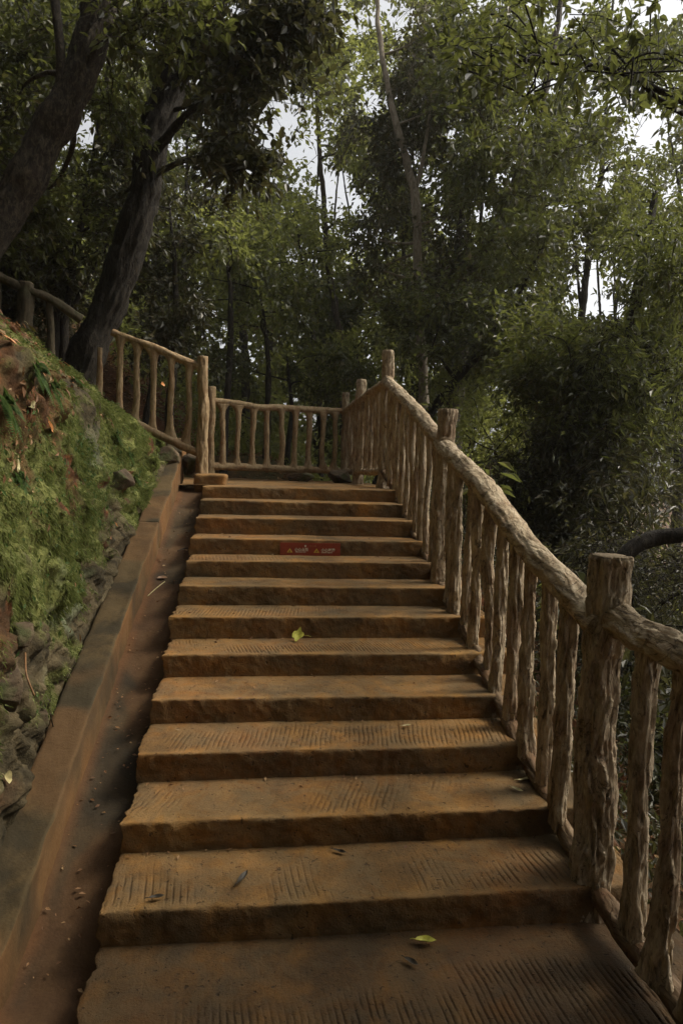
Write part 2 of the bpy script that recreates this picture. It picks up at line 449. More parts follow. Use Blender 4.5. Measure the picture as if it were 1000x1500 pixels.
# ------------------------------------------------------------------ stone staircase
def slab(name, x0, x1, y0, y1, z, h, seed, parent=None, slant=0.0, dzl=0.0, dzr=0.0, band=(.03, .2), patches=.05, nx=300, ny=36, gd=.0048):
    """one stone step: rounded, chipped nosing, hand-chiselled grooves on the tread"""
    r = .010
    fz = np.linspace(-h, -r, 12)
    prof = [(0.0, q) for q in fz]
    for a in np.linspace(0, math.pi/2, 5)[1:-1]:
        prof.append((r-r*math.cos(a), -r+r*math.sin(a)))
    ty = np.linspace(r, y1-y0, ny)
    prof += [(q, 0.0) for q in ty]
    prof = np.array(prof)
    n_front = 12
    xs = np.linspace(x0, x1, nx)
    X = np.repeat(xs[:, None], len(prof), 1)
    Y = np.repeat((y0+prof[:, 0])[None], nx, 0)
    Z = np.repeat((z+prof[:, 1])[None], nx, 0)
    isfront = np.zeros(len(prof)); isfront[:n_front+2] = 1; isfront[n_front+2:n_front+4] = .5
    P = np.stack([X, Y, Z], -1).reshape(-1, 3)
    F_ = np.repeat(isfront[None], nx, 0).ravel()
    top = 1-F_
    Q = P + seed*7.31
    lowf = fbm(Q*np.array([2.2, 3.5, 3.5]), 3, seed)
    mid = fbm(Q*14, 3, seed+3)
    chip = np.maximum(0, fbm(np.stack([P[:, 0]*5, np.full(len(P), seed*3.1), P[:, 2]*1.2], 1), 3, seed+8)-.25)
    rough = fbm(Q*np.array([28, 28, 45]), 2, seed+4)
    dy = F_*(.003*lowf + .0025*mid + .0025*rough)
    near_edge = np.exp(-np.abs(P[:, 1]-y0)/.02)*np.exp(-np.abs(P[:, 2]-z)/.025)
    dy = dy + near_edge*chip*.016
    dz = top*(.0035*lowf + .0012*mid) - near_edge*chip*.012
    # chisel grooves
    ys = P[:, 1]-y0
    u = P[:, 0] + slant*ys + .005*vn(Q*np.array([6, 9, 1]), seed+21)
    wid = .022 + .003*math.sin(seed)
    gv = 1-np.abs(((u/wid) % 1.0)*2-1)
    cell = np.floor(u/wid)
    ch = _hash(cell.astype(np.int64), np.full(len(cell), seed), np.zeros(len(cell), np.int64), 5)
    row = vn(np.stack([cell*3.7, ys*22, np.full(len(cell), seed*1.1)], 1), seed+30)
    msk = .10+.90*sst(patches, patches+.28, fbm(np.stack([P[:, 0]*2.1, ys*2.5, np.full(len(P), seed*5.7)], 1), 2, seed+31))
    bnd = sst(band[0]-.02, band[0]+.03, ys+.02*ch)*(1-.75*sst(band[1]-.03, band[1]+.03, ys+.05*ch))
    gr = sst(.62, .92, gv)*msk*bnd*sst(-.8, .0, row)*top
    dz = dz - gd*gr
    P[:, 1] += dy
    t = (P[:, 0]-x0)/(x1-x0)
    P[:, 2] += dz + dzl*(1-t) + dzr*t
    wear = np.exp(-np.abs(ys-.004)/.022)*(.45+.55*sst(-.4, .3, fbm(np.stack([P[:, 0]*4, ys*8, np.full(len(P), seed*1.9)], 1), 3, seed+60)))*top
    # ragged left end
    e = np.exp(-(P[:, 0]-x0)/.012)
    P[:, 0] += np.exp(-(P[:, 0]-x0)/.05)*(.010*vn(np.stack([P[:, 1]*22, P[:, 2]*22, np.full(len(P), seed*2.2)], 1), seed+40)+.006*vn(P*55, seed+41))
    P[:, 2] -= e*top*.006
    G = gridf(nx, len(prof))[:, ::-1]
    np_ = len(prof)
    # back-bottom closing vertices of the two ends
    k = len(P)
    bl = np.array([[x0, y1, z-h], [x1, y1, z-h]])
    V = np.vstack([P, bl])
    jl = np.arange(np_-1)
    endl = np.stack([np.full(np_-1, k), jl+1, jl], 1)
    jr = (nx-1)*np_ + jl
    endr = np.stack([np.full(np_-1, k+1), jr, jr+1], 1)
    return mk(name, V, [G, endl, endr], M_STONE, parent, True, {"groove": np.concatenate([gr, [0, 0]]), "wear": np.concatenate([wear, [0, 0]])})

stair = empty("stone_staircase", (0, 0, 0), "worn reddish stone staircase of twelve broad chiselled steps climbing to the landing", "staircase")
DZL = [-1.2, -1.7, -.7, -.7, -.7, 1.5, 2.2, .5, .2, 1.1, 1.5, -1.2]
DZR = [2.5, .5, -1, -1.5, -.4, 1.1, .2, .1, -1.3, 1.4, .3, -1]
slants = [.1, -.35, -.15, .75, .2, -.1, .9, .1, .3, -.1, .2, 0, 0]
for k in range(12):
    D = 2.25 + k*.352
    slab("step", -.005+.008*math.sin(k*2.1), 1.93, k*.352, (k+1)*.352+.06, (k+1)*.12, .128, 20+k, stair, slants[k],
         DZL[k]*D/1000, DZR[k]*D/1000, (.04, .22 if k % 2 else .27), [-.25, -.1, -.25, -.3, -.15, 0, -.2, 0, .1, .1, .2, .2][k], nx=640 if k < 6 else 300)
M_STEP = M_STONE; M_STONE = shade_damp(M_STONE, "shaded_damp_dirty_sandstone", (.50, .50, .52))  # lowest landing: its shade is painted into the colour, along with damp and dirt
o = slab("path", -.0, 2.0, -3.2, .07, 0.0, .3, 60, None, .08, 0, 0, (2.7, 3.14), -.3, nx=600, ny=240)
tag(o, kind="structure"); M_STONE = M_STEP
# landing
lx, ly = np.linspace(-2.2, 1.98, 120), np.linspace(4.24, 8.5, 110)
LX, LY = np.meshgrid(lx, ly, indexing='ij')
LP = np.stack([LX.ravel(), LY.ravel(), np.full(LX.size, 1.428)], 1)
LP[:, 2] += .008*fbm(LP*2, 3, 77)
tag(mk("landing_floor", LP, gridf(len(lx), len(ly)), M_STONE), kind="structure")

# ------------------------------------------------------------------ channel + kerb
cy = np.linspace(-2.6, 4.35, 240)
cxs = np.linspace(-.285, .06, 26)
CXg, CYg = np.meshgrid(cxs, cy, indexing='ij')
cz = np.maximum(SL*CYg-.085, -.11) + .0
cz = cz + .02*((CXg+.11)/.17)**2
CP = np.stack([CXg.ravel(), CYg.ravel(), cz.ravel()], 1)
CP[:, 2] += .008*fbm(CP*4, 3, 31) + .012*fbm(CP*np.array([1.5, 1.8, 1.8]), 2, 32) + .003*fbm(CP*22, 2, 35)
rust = sst(-.02, .35, fbm(CP*2.2, 3, 33))*.5 + sst(-.20, -.27, CP[:, 0])*.8 + sst(3.6, 4.2, CP[:, 1])*.5
tag(mk("channel", CP, gridf(len(cxs), len(cy)), M_CHAN, None, True, {"rust": np.clip(rust, 0, 1)}), kind="structure")

def kerb_geo(ya, yb, seed, xr=-.268, wid=.165, lift=.0, end_up=0.0):
    n = int((yb-ya)/.02)
    ys = np.linspace(ya, yb, n)
    zt = np.maximum(SL*ys+.128, .088) + lift
    zt = np.where(ys > 3.75, zt + (ys-3.75)*end_up, zt)
    r = .014
    prof = [(0, -.34)] + [(0, q) for q in np.linspace(-.30, -r, 11)]
    for a in np.linspace(0, math.pi/2, 5)[1:-1]:
        prof.append((-(r-r*math.cos(a)), -r+r*math.sin(a)))
    prof += [(-q, 0) for q in np.linspace(r, wid-r, 12)]
    prof += [(-wid, -r), (-wid, -.1), (-wid, -.34)]
    prof = np.array(prof)
    m = len(prof)
    V = np.zeros((n, m, 3))
    V[:, :, 0] = xr + prof[:, 0]
    V[:, :, 1] = ys[:, None]
    V[:, :, 2] = zt[:, None] + prof[:, 1]
    V = V.reshape(-1, 3)
    Q = V + seed*3.3
    isT = np.repeat((prof[:, 1] > -.004)[None], n, 0).ravel()
    V[:, 0] += .012*fbm(Q*np.array([1.2, 1.6, 1.2]), 3, seed) + .006*fbm(Q*9, 3, seed+1)
    V[:, 2] += .010*fbm(Q*np.array([2, 1.8, 0]), 3, seed+2) + .0035*fbm(Q*14, 2, seed+3)*isT
    side = np.repeat(((prof[:, 0] > -.006) & (prof[:, 1] < -.005))[None], n, 0).ravel()
    rust = side*(.55+.45*fbm(Q*3, 3, seed+5)) + (1-side)*.35*sst(.1, .5, fbm(Q*2.0, 3, seed+6))
    F = [gridf(n, m)]
    V = np.vstack([V, V[:m].mean(0)[None], V[(n-1)*m:n*m].mean(0)[None]])
    j = np.arange(m-1)
    F.append(np.stack([np.full(m-1, n*m), j, j+1], 1))
    F.append(np.stack([np.full(m-1, n*m+1), (n-1)*m+j+1, (n-1)*m+j], 1))
    return V, F, np.clip(np.concatenate([rust, [.5, .5]]), 0, 1)
for nm, (a, b, sd, xr, lift, eu), lab in (("kerb", (-2.5, 3.06, 3, -.266, 0, 0), "long stained concrete kerb sloping beside the drain channel below the mossy bank"),
                                         ("kerb", (3.075, 4.85, 9, -.262, -.006, .10), "short upper concrete kerb with orange side ending at the landing")):
    V, F, ru = kerb_geo(a, b, sd, xr, .17, lift, eu)
    tag(mk(nm, V, F, M_KERB, None, True, {"rust": ru}), lab, "kerb", "kerb lengths along the channel")

def stone_block(x0, x1, y0, y1, z0, z1, seed, name, label, cat, group=None, mat=None, am=.012):
    n = 22
    g = np.linspace(-1, 1, n)
    A = Acc()
    for axn in range(3):
        for sg in (-1, 1):
            a, b = np.meshgrid(g, g, indexing='ij')
            c = np.full(a.size, sg)
            p = np.zeros((a.size, 3))
            p[:, axn] = c; p[:, (axn+1) % 3] = a.ravel(); p[:, (axn+2) % 3] = b.ravel()
            f = gridf(n, n)
            A.add(p, f if sg > 0 else f[:, ::-1])
    V = np.vstack(A.V)
    e = np.abs(V)**10
    V = V/np.power(e.sum(1), .1)[:, None]
    V = V*np.array([(x1-x0)/2, (y1-y0)/2, (z1-z0)/2]) + np.array([(x0+x1)/2, (y0+y1)/2, (z0+z1)/2])
    nn = V - V.mean(0); nn /= np.linalg.norm(nn, axis=1)[:, None]
    V = V + nn*(am*fbm(V*7+seed, 4, seed))[:, None]
    o = mk(name, V, [np.vstack(f) for f in A.F.values()], mat or M_STONE, None, True, {"groove": np.zeros(len(V))})
    return tag(o, label, cat, group)
stone_block(-.13, .17, 4.28, 4.72, 1.36, 1.535, 4, "stone_block", "squared red stone block under the tall post at the head of the stairs", "stone block")

# ------------------------------------------------------------------ railings cast to look like logs
RX = 1.74
def post(parent, base, top, r, seed, nseg=64, ring=.006, mat=None, bark=.011, flare=.25, taper=.05):
    n = max(20, int((top[2]-base[2])/ring))
    P = smooth_path([base, (np.array(base)+top)/2+RG.normal(0, .006, 3), top], n)
    s = np.linspace(0, 1, n)
    L = top[2]-base[2]
    rr = r*(1+flare*np.exp(-s*L/.07)-taper*s)
    rr[-3:] *= np.array([.985, .96, .93])
    V, F = tube_geo(P, rr, nseg, bark, seed, .8, .55, .008)
    o = mk("post", V, F, mat or M_RAIL, parent)
    m = nseg
    ring_ = V[(n-1)*m:n*m]
    c = ring_.mean(0)
    rows = [c + (ring_-c)*q + np.array([0, 0, zz]) for q, zz in ((1.01, .0005), (.99, .005), (.7, .0065), (.35, .006), (.02, .0065))]
    W_ = np.vstack(rows)
    W_[m:, 2] += .002*vn(W_[m:]*60, seed)
    cut = mk("sawn_top", W_, gridf(len(rows), m, True)[:, ::-1], M_CUT, parent)
    cut.parent = o
    return o

def rail(name, parent, pts, r, seed, nseg=44, ring=.008, mat=None, bark=.006, wob=.006):
    pts = np.asarray(pts, float)
    L = np.linalg.norm(np.diff(pts, axis=0), axis=1).sum()
    n = max(20, int(L/ring))
    V, F = tube_geo(smooth_path(pts, n), r, nseg, bark, seed, .8, .6, wob)
    return mk(name, V, F, mat or M_RAILH, parent)

def baluster(parent, lo, hi, r, seed, nseg=30, ring=.009, mat=None, bark=.007, flo=.55, fhi=.35, fl=.05, along=None):
    lo = np.array(lo, float); hi = np.array(hi, float)
    L = np.linalg.norm(hi-lo)
    n = max(24, int(L/ring))
    P = smooth_path([lo, lo*.62+hi*.38+RG.normal(0, .005, 3), lo*.3+hi*.7+RG.normal(0, .005, 3), hi], n)
    s = np.linspace(0, 1, n)*L
    fl_lo, fl_hi = np.exp(-s/fl), np.exp(-(L-s)/fl)
    rr = r*(1+.16*fl_lo+.1*fl_hi)
    V, F = tube_geo(P, rr, nseg, bark, seed, .9, .5, .012, fine=.45)
    if along is not None:      # webbed, arch-like joints with the rails
        k = n*nseg
        al = np.asarray(along, float); al = al/np.linalg.norm(al)
        c = np.repeat(P, nseg, 0)
        d = (V[:k]-c)@al
        ex = np.repeat(flo*fl_lo+fhi*fl_hi, nseg)*1.6
        V[:k] += al[None]*(d*ex)[:, None]
    return mk("baluster", V, F, mat or M_RAIL, parent)

# the long railing of the flight
rb = empty("log_railing", (RX, .07, 0), "long bark textured concrete log railing climbing beside the stone steps, with three thick posts", "railing")
post(rb, (RX, .06, -.03), (RX+.015, .07, 1.318), .069, 101, 110, .004, bark=.016)
post(rb, (RX-.005, 2.32, .66), (RX+.02, 2.36, 2.035), .062, 102, 60, .006)
post(rb, (RX, 4.60, 1.40), (RX+.01, 4.62, 2.815), .062, 103, 48, .007)
hr = [((RX, .05, 1.055), (RX-.012, .75, 1.275), (RX+.01, 1.5, 1.53), (RX, 2.40, 1.808)), ((RX, 2.30, 1.785), (RX+.006, 3.4, 2.145), (RX, 4.62, 2.52))]
rail("handrail", rb, hr[0], .058, 111, 64, .006, bark=.0065)
rail("handrail", rb, hr[1], .056, 112, 48, .007, bark=.006)
br = [((RX, .02, .085), (RX, 1.2, .483), (RX, 2.36, .86)), ((RX, 2.30, .845), (RX, 4.62, 1.605))]
rail("bottom_rail", rb, br[0], .034, 113, 40, .008, bark=.008, mat=M_RAILB)
rail("bottom_rail", rb, br[1], .033, 114, 32, .008, bark=.008, mat=M_RAILB)
def hz(y):
    P = np.array(hr[0] + hr[1][1:]); return np.interp(y, P[:, 1], P[:, 2])
def bz(y): return np.interp(y, [.02, 2.36, 4.62], [.085, .86, 1.605])
ysB = [.155, .335, .525, .73, .92, 1.12, 1.32, 1.515, 1.715, 1.90, 2.09]
for i, y in enumerate(ysB):
    y += RG.normal(0, .006)
    dx = RG.normal(0, .006)
    baluster(rb, (RX+dx, y, bz(y)-.01), (RX+dx, y+RG.normal(0, .012), hz(y)-.02), .0295+RG.normal(0, .0022), 130+i, 52, .005, bark=.0115, along=(0, .947, .32), flo=.5, fhi=.15, fl=.06)
for i, y in enumerate(np.linspace(2.56, 4.40, 11)):
    y += RG.normal(0, .006)
    baluster(rb, (RX, y, bz(y)-.01), (RX, y+RG.normal(0, .01), hz(y)-.02), .0285+RG.normal(0, .0018), 150+i, 30, .009, bark=.007, along=(0, .947, .32), flo=.5, fhi=.15, fl=.06)

# level run towards the viewer
ra = empty("log_railing", (RX, -1.2, 0), "level log railing run in front of the thickest post, beside the lowest landing", "railing")
rail("handrail", ra, [(RX+.02, .10, 1.075), (RX+.02, -.02, 1.095), (RX+.015, -.16, 1.075), (RX, -.42, 1.08), (RX-.01, -1.2, 1.05), (RX, -2.3, 1.07)], .052, 121, 64, .006, bark=.010, wob=.010)
rail("bottom_rail", ra, [(RX+.01, .05, .09), (RX, -.5, .075), (RX, -2.3, .08)], .040, 122, 40, .008, mat=M_RAILB)
for i, y in enumerate([-.215, -.395, -.57, -.72, -.85, -.93, -1.13, -1.33, -1.53, -1.73, -1.93, -2.13]):
    dx = RG.normal(0, .006)
    baluster(ra, (RX+dx, y, .075), (RX+dx+.01, y+RG.normal(0, .01), 1.06), .0315+RG.normal(0, .002), 170+i, 52, .005, bark=.012, along=(0, 1, 0), flo=.9, fhi=.3, fl=.07)
post(ra, (RX, -2.33, -.03), (RX, -2.33, 1.3), .068, 190, 40, .01)

# landing, right side
rc = empty("log_railing", (RX, 6.6, 1.44), "level log railing at the far right of the landing with two posts rising above it", "railing")
for y, sd in ((6.55, 201), (8.12, 202)):
    post(rc, (RX, y, 1.36), (RX+.01, y, 2.775), .062, sd, 32, .012)
rail("handrail", rc, [(RX, 4.6, 2.50), (RX, 6.5, 2.50), (RX, 8.2, 2.49)], .050, 203, 28, .015)
rail("bottom_rail", rc, [(RX, 4.6, 1.60), (RX, 8.2, 1.585)], .040, 204, 24, .015)
for i, y in enumerate(np.concatenate([np.linspace(4.82, 6.35, 8), np.linspace(6.76, 7.95, 6)])):
    baluster(rc, (RX, y, 1.585), (RX, y, 2.49), .031, 210+i, 20, .014, along=(0, 1, 0))
# landing, back
pb0, pb1 = np.array([-.20, 7.34, 0]), np.array([1.73, 8.16, 0])
rd = empty("log_railing", (pb0[0], pb0[1], 1.44), "level log railing of thin balusters across the back of the landing", "railing")
post(rd, (pb0[0], pb0[1], 1.36), (pb0[0], pb0[1], 2.70), .055, 230, 32, .012, M_RAIL2)
rail("handrail", rd, [pb0+(0, 0, 2.50), (pb0+pb1)/2+(0, 0, 2.475), pb1+(0, 0, 2.49)], .047, 231, 28, .012, M_RAIL2, wob=.02)
rail("bottom_rail", rd, [pb0+(0, 0, 1.615), (pb0+pb1)/2+(0, 0, 1.60), pb1+(0, 0, 1.585)], .050, 232, 28, .012, M_RAIL2)
for i, t in enumerate((np.arange(9)+.75)/9.4):
    p = pb0+(pb1-pb0)*t
    baluster(rd, p+(0, 0, 1.60), p+(0, 0, 2.475), .036, 240+i, 24, .012, M_RAIL2, along=pb1-pb0, flo=1.3, fhi=1.3, fl=.045)
# upper flight going up to the left
ye = 4.50
re = empty("log_railing", (-.07, ye, 1.53), "sloping log railing climbing leftwards from the tall post, its rail broken off near the trunk", "railing")
post(re, (-.075, ye, 1.50), (-.075, ye, 2.655), .052, 250, 36, .009, M_RAIL2)
def ez(x): return 2.545+(-.08-x)*.36
def fz_(x): return 1.735+(-.10-x)*.43
rail("handrail", re, [(-.06, ye, ez(-.06)), (-.5, ye, ez(-.5)+.01), (-.925, ye, ez(-.925))], .034, 251, 26, .01, M_RAIL2)
rail("bottom_rail", re, [(-.06, ye, fz_(-.06)-.01), (-.55, ye, fz_(-.55)), (-1.12, ye, fz_(-1.12)+.03)], .040, 252, 28, .01, M_RAIL2)
for i, x in enumerate([-.215, -.375, -.535, -.70, -.855]):
    baluster(re, (x, ye, fz_(x)), (x+.005, ye, ez(x)-.01), .025, 260+i, 24, .011, M_RAIL2, along=(-.93, 0, .36), flo=1.6, fhi=1.2, fl=.045)
baluster(re, (-1.04, ye, fz_(-1.04)), (-1.025, ye, 2.70), .024, 270, 24, .011, M_RAIL2, along=(-.93, 0, .36), flo=1.2, fhi=0, fl=.045)
# fragment of the railing higher on the hillside
p = [at(-90, 350, 6.4), at(-20, 392, 6.5), at(40, 425, 6.6), at(75, 440, 6.7), at(118, 468, 6.9)]
rf = empty("log_railing", p[2], "weathered log railing high up on the hillside above the moss, half hidden by trunks", "railing")
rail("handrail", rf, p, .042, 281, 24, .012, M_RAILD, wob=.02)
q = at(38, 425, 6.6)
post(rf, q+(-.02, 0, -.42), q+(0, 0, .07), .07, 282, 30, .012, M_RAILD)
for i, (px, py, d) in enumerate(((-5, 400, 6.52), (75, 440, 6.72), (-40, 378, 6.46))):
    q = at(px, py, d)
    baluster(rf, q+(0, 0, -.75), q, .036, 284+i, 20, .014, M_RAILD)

# ------------------------------------------------------------------ warning plate on the ninth riser
def plain(name, c, rough=.6):
    m, nt, ns, lk = newmat(name)
    v = objco(nt)
    cc = ramp(nt, noise(nt, v, 30, 5, .65), [(.35, tuple(x*.75 for x in c)), (.7, c)])
    finish(nt, cc, rough, noise(nt, v, 120), .15, .002, .3)
    return m
M_RED = plain("red_plate_paint", (.36, .07, .034))
M_CREAM = plain("cream_lettering", (.92, .82, .62))
M_YEL = plain("yellow_triangle_paint", (.85, .58, .10))
M_DARK = plain("dark_symbol_paint", (.05, .02, .012))
SX0, SX1, SZ0, SZ1, SY = .650, 1.099, .962, 1.056, 2.800
sg = empty("warning_sign", ((SX0+SX1)/2, SY, SZ0), "red warning plate with two yellow triangles and Chinese lettering fixed to a step riser", "sign")
def boxgeo(x0, x1, y0, y1, z0, z1):
    V = np.array([(x, y, z) for x in (x0, x1) for y in (y0, y1) for z in (z0, z1)], float)
    F = np.array([(0, 1, 3, 2), (4, 6, 7, 5), (0, 4, 5, 1), (2, 3, 7, 6), (0, 2, 6, 4), (1, 5, 7, 3)])
    return V, F
cen = np.array([(SX0+SX1)/2, SY, SZ0])
V, F = boxgeo(SX0, SX1, SY, SY+.008, SZ0, SZ1)
mk("plate", V, F, M_RED, sg, False, None, cen)
def text(name, s, x, z, size, mat, bold=0.0):
    cu = bpy.data.curves.new(name, 'FONT'); cu.body = s; cu.size = size; cu.extrude = .0006; cu.offset = bold
    to = bpy.data.objects.new(name, cu); COL.objects.link(to)
    bpy.context.view_layer.update()
    me = bpy.data.meshes.new_from_object(to)
    bpy.data.objects.remove(to)
    me.materials.append(mat)
    me.transform(Matrix.Rotation(math.pi/2, 4, 'X'))
    me.transform(Matrix.Translation((x-cen[0], SY-.0014-cen[1], z-cen[2])))
    ob = bpy.data.objects.new(name, me); COL.objects.link(ob); ob.parent = sg
    return ob
def sx(px): return SX0+(px-410)/88*(SX1-SX0)
def szz(py): return SZ1-(py-794)/23*(SZ1-SZ0)
def tri(name, x0, x1, z0, z1, dy, mat):
    P = [(x0, z0), (x1, z0), ((x0+x1)/2, z1)]
    V = np.array([(x, SY-dy, z) for x, z in P]+[(x, SY-.0002, z) for x, z in P])
    return mk(name, V, [np.array([(0, 1, 2), (5, 4, 3)]), np.array([(0, 3, 4, 1), (1, 4, 5, 2), (2, 5, 3, 0)])], mat, sg, False, None, cen)
for px, kind in ((419.8, 0), (458.8, 1)):
    x0, x1 = sx(px), sx(px+8.6)
    zb, zt = szz(811.6), szz(803.6)
    tr_ = tri("warning_triangle", x0, x1, zb, zt, .0016, M_YEL)
    xm, w, h = (x0+x1)/2, (x1-x0), (zt-zb)
    A = Acc()
    if kind == 0:     # a figure tripping on a step
        for b in ((-.05, .05, .36, .52), (-.13, .02, .22, .36), (.02, .14, .14, .27), (-.18, -.06, .10, .2)):
            A.add(*boxgeo(xm+b[0]*w, xm+b[1]*w, SY-.0024, SY-.0018, zb+b[2]*h, zb+b[3]*h))
    else:             # a figure slipping
        for b in ((.02, .12, .42, .56), (-.08, .06, .24, .42), (-.2, -.06, .12, .24), (.04, .2, .16, .26)):
            A.add(*boxgeo(xm+b[0]*w, xm+b[1]*w, SY-.0024, SY-.0018, zb+b[2]*h, zb+b[3]*h))
    A.build("warning_symbol", M_DARK, sg, False, cen).parent = tr_
text("lettering", "小心台阶", sx(431), szz(808.3), .0260, M_CREAM, .0008)
text("lettering", "小心地滑", sx(469.7), szz(808.9), .0260, M_CREAM, .0008)
text("lettering", "Mind your step", sx(432.4), szz(811.3), .0125, M_CREAM, .0004)
text("lettering", "Caution slippery", sx(470), szz(811.8), .0125, M_CREAM, .0004)
# the row of a pale round emblem and three small faint marks
ang = np.linspace(0, 2*np.pi, 20, endpoint=False)
V = np.vstack([np.stack([sx(446.6)+.0075*np.cos(ang), np.full(20, SY-.0014), szz(799.3)+.0085*np.sin(ang)+.002*np.cos(2*ang)], 1), [[sx(446.6), SY-.0016, szz(799.3)]]])
mk("emblem", V, np.stack([np.full(20, 20), np.arange(20), (np.arange(20)+1) % 20], 1), M_CREAM, sg, False, None, cen)
M_FAINT = plain("faded_gold_lettering", (.5, .26, .12))
text("lettering", "石 小 林", sx(453.2), szz(800.6), .0135, M_FAINT, .0001)

# ------------------------------------------------------------------ mossy bank
nb_y, nb_q = 420, 330
by = np.linspace(-1.6, 5.2, nb_y)
bq = np.linspace(0, 1, nb_q)
def kerb_top(y): return np.maximum(SL*y+.128, .088)
def bank_base(y, q):
    """unroughened bank: x,z for position along y and arc parameter q (0 kerb .. 1 hilltop)"""
    hs = np.interp(y, [-1.6, .5, 1.6, 3.0, 4.3, 5.2], [2.0, 1.75, 1.45, .90, .22, .05])
    slope = np.interp(y, [-1.6, 1.5, 4.3], [.74, .80, .78])
    zb = np.minimum(kerb_top(y), 1.60)-.10
    L1 = hs+.10
    L2 = 3.0
    s = q**1.35*(L1+L2)
    a = np.minimum(s, L1)
    b = np.maximum(s-L1, 0)
    lean = np.interp(y, [-1.6, 2, 4.3], [.10, .12, .45])
    x = -.425 - a*lean - b*.80
    z = zb + a*.98 + b*.80*slope
    return x, z
Yg, Qg = np.meshgrid(by, bq, indexing='ij')
bx, bzz = bank_base(Yg, Qg)
BP = np.stack([bx.ravel(), Yg.ravel(), bzz.ravel()], 1)
# normals of the base sheet
g0 = BP.reshape(nb_y, nb_q, 3)
dU = np.gradient(g0, axis=0); dV = np.gradient(g0, axis=1)
BN = np.cross(dU, dV).reshape(-1, 3); BN /= np.linalg.norm(BN, axis=1)[:, None]+1e-9
if BN[:, 0].mean() < 0: BN = -BN
fade = sst(0.0, .10, Qg.ravel())
hk = BP[:, 2]-kerb_top(BP[:, 1])
W = BP + .12*np.stack([vn(BP*2.5, 71), vn(BP*2.5, 72), vn(BP*2.5, 73)], 1)
# rock blocks: cellular steps
def cell(P, sc, seed):
    Q = P*sc; f = np.floor(Q).astype(np.int64)
    best = np.full(len(Q), 9.); sec = np.full(len(Q), 9.); idv = np.zeros(len(Q))
    for dx in (-1, 0, 1):
        for dy in (-1, 0, 1):
            for dz in (-1, 0, 1):
                c = f+np.array([dx, dy, dz])
                pt = c+.5+.42*np.stack([_hash(c[:, 0], c[:, 1], c[:, 2], seed+i) for i in range(3)], 1)
                d = np.linalg.norm(Q-pt, axis=1)
                hv = _hash(c[:, 0], c[:, 1], c[:, 2], seed+9)
                nb = d < best
                sec = np.where(nb, best, np.minimum(sec, d))
                idv = np.where(nb, hv, idv)
                best = np.where(nb, d, best)
    return best, sec-best, idv
cd, ce, cid = cell(W*np.array([1, .8, 1.25]), 3.4, 5)
cd2, ce2, cid2 = cell(W, 9, 15)
rockz = 1-sst(.25, .75, hk)*.75
blk = (cid*.030 + sst(0, .10, ce)*.020 - .015)*rockz + (cid2*.016+sst(0, .14, ce2)*.010)*(.35+.65*rockz)
disp = blk + .09*fbm(BP*1.1, 3, 61) + .065*fbm(W*4.5, 4, 62) + .020*fbm(W*13, 5, 64, .6)
disp = np.where(Qg.ravel() < .02, -.06, disp)
BPd = BP + BN*(disp*fade)[:, None]
mo_n = fbm(W*np.array([1.9, 1.9, 1.5]), 4, 80)
moss = sst(-.34, .06, mo_n + .22*fbm(W*9, 3, 82) + .30*np.exp(-((hk-.55)/.45)**2) - .05*np.exp(-hk/.10))
soil = sst(.22, .42, fbm(W*1.7+3.3, 4, 90)+.10*fbm(W*9, 3, 91)+.10*sst(.6, 1.6, hk))*.85
moss = moss*(1-.9*soil)
spots = sst(.46, .58, fbm(W*4.6, 3, 95))
soil = soil*sst(.25, .8, hk); moss = moss*(1-spots); soil = np.maximum(soil, spots*sst(.05, .3, hk))
moss = moss*(1-.45*(1-sst(.0, .07, ce))*rockz)
lich = sst(.05, .5, fbm(W*3.4, 4, 97))*sst(.05, .2, hk)*(1-sst(.7, 1.0, hk))*.8*sst(.5, 1.2, BP[:, 1])*(1-sst(2.2, 3.0, BP[:, 1]))
bank = mk("hillside", BPd, gridf(nb_y, nb_q), M_BANK, None, True, {"moss": moss, "soil": soil, "lichen": lich})
tag(bank, kind="structure")

# moss strands hanging down the bank
def strands(n, seed):
    rg = np.random.default_rng(seed)
    w = moss*np.exp(-np.maximum(hk-1.3, 0)/.4)*(.25+sst(-.2, .4, fbm(W*6, 3, 99)))
    w = w*np.where(BP[:, 1] > -.6, 1, .15)
    idx = rg.choice(len(BPd), n, p=w/w.sum())
    P = BPd[idx] + rg.normal(0, .006, (n, 3))
    nrm = BN[idx]
    g = np.array([0, 0, -1.0]) - nrm*(nrm@np.array([0, 0, -1.0]))[:, None]
    g = g + rg.normal(0, .40, (n, 3)) + nrm*rg.uniform(.25, .9, n)[:, None]
    g /= np.linalg.norm(g, axis=1)[:, None]
    L = rg.uniform(.008, .034, n)*(.7+.6*sst(-.3, .4, fbm(P*3, 2, 44)))
    side = np.cross(g, nrm); side /= np.linalg.norm(side, axis=1)[:, None]+1e-9
    wd = rg.uniform(.0012, .0032, n)
    V = np.stack([P-side*wd[:, None], P+side*wd[:, None], P+g*(L*.6)[:, None]+side*(wd*.8)[:, None]+nrm*.003, P+g*L[:, None]-np.array([0, 0, .25])*L[:, None]], 1).reshape(-1, 3)
    F = np.arange(n*4).reshape(n, 4)
    return V, F
V, F = strands(110000, 5)
tag(mk("moss", V, F, M_MOSS, None, False), kind="stuff")

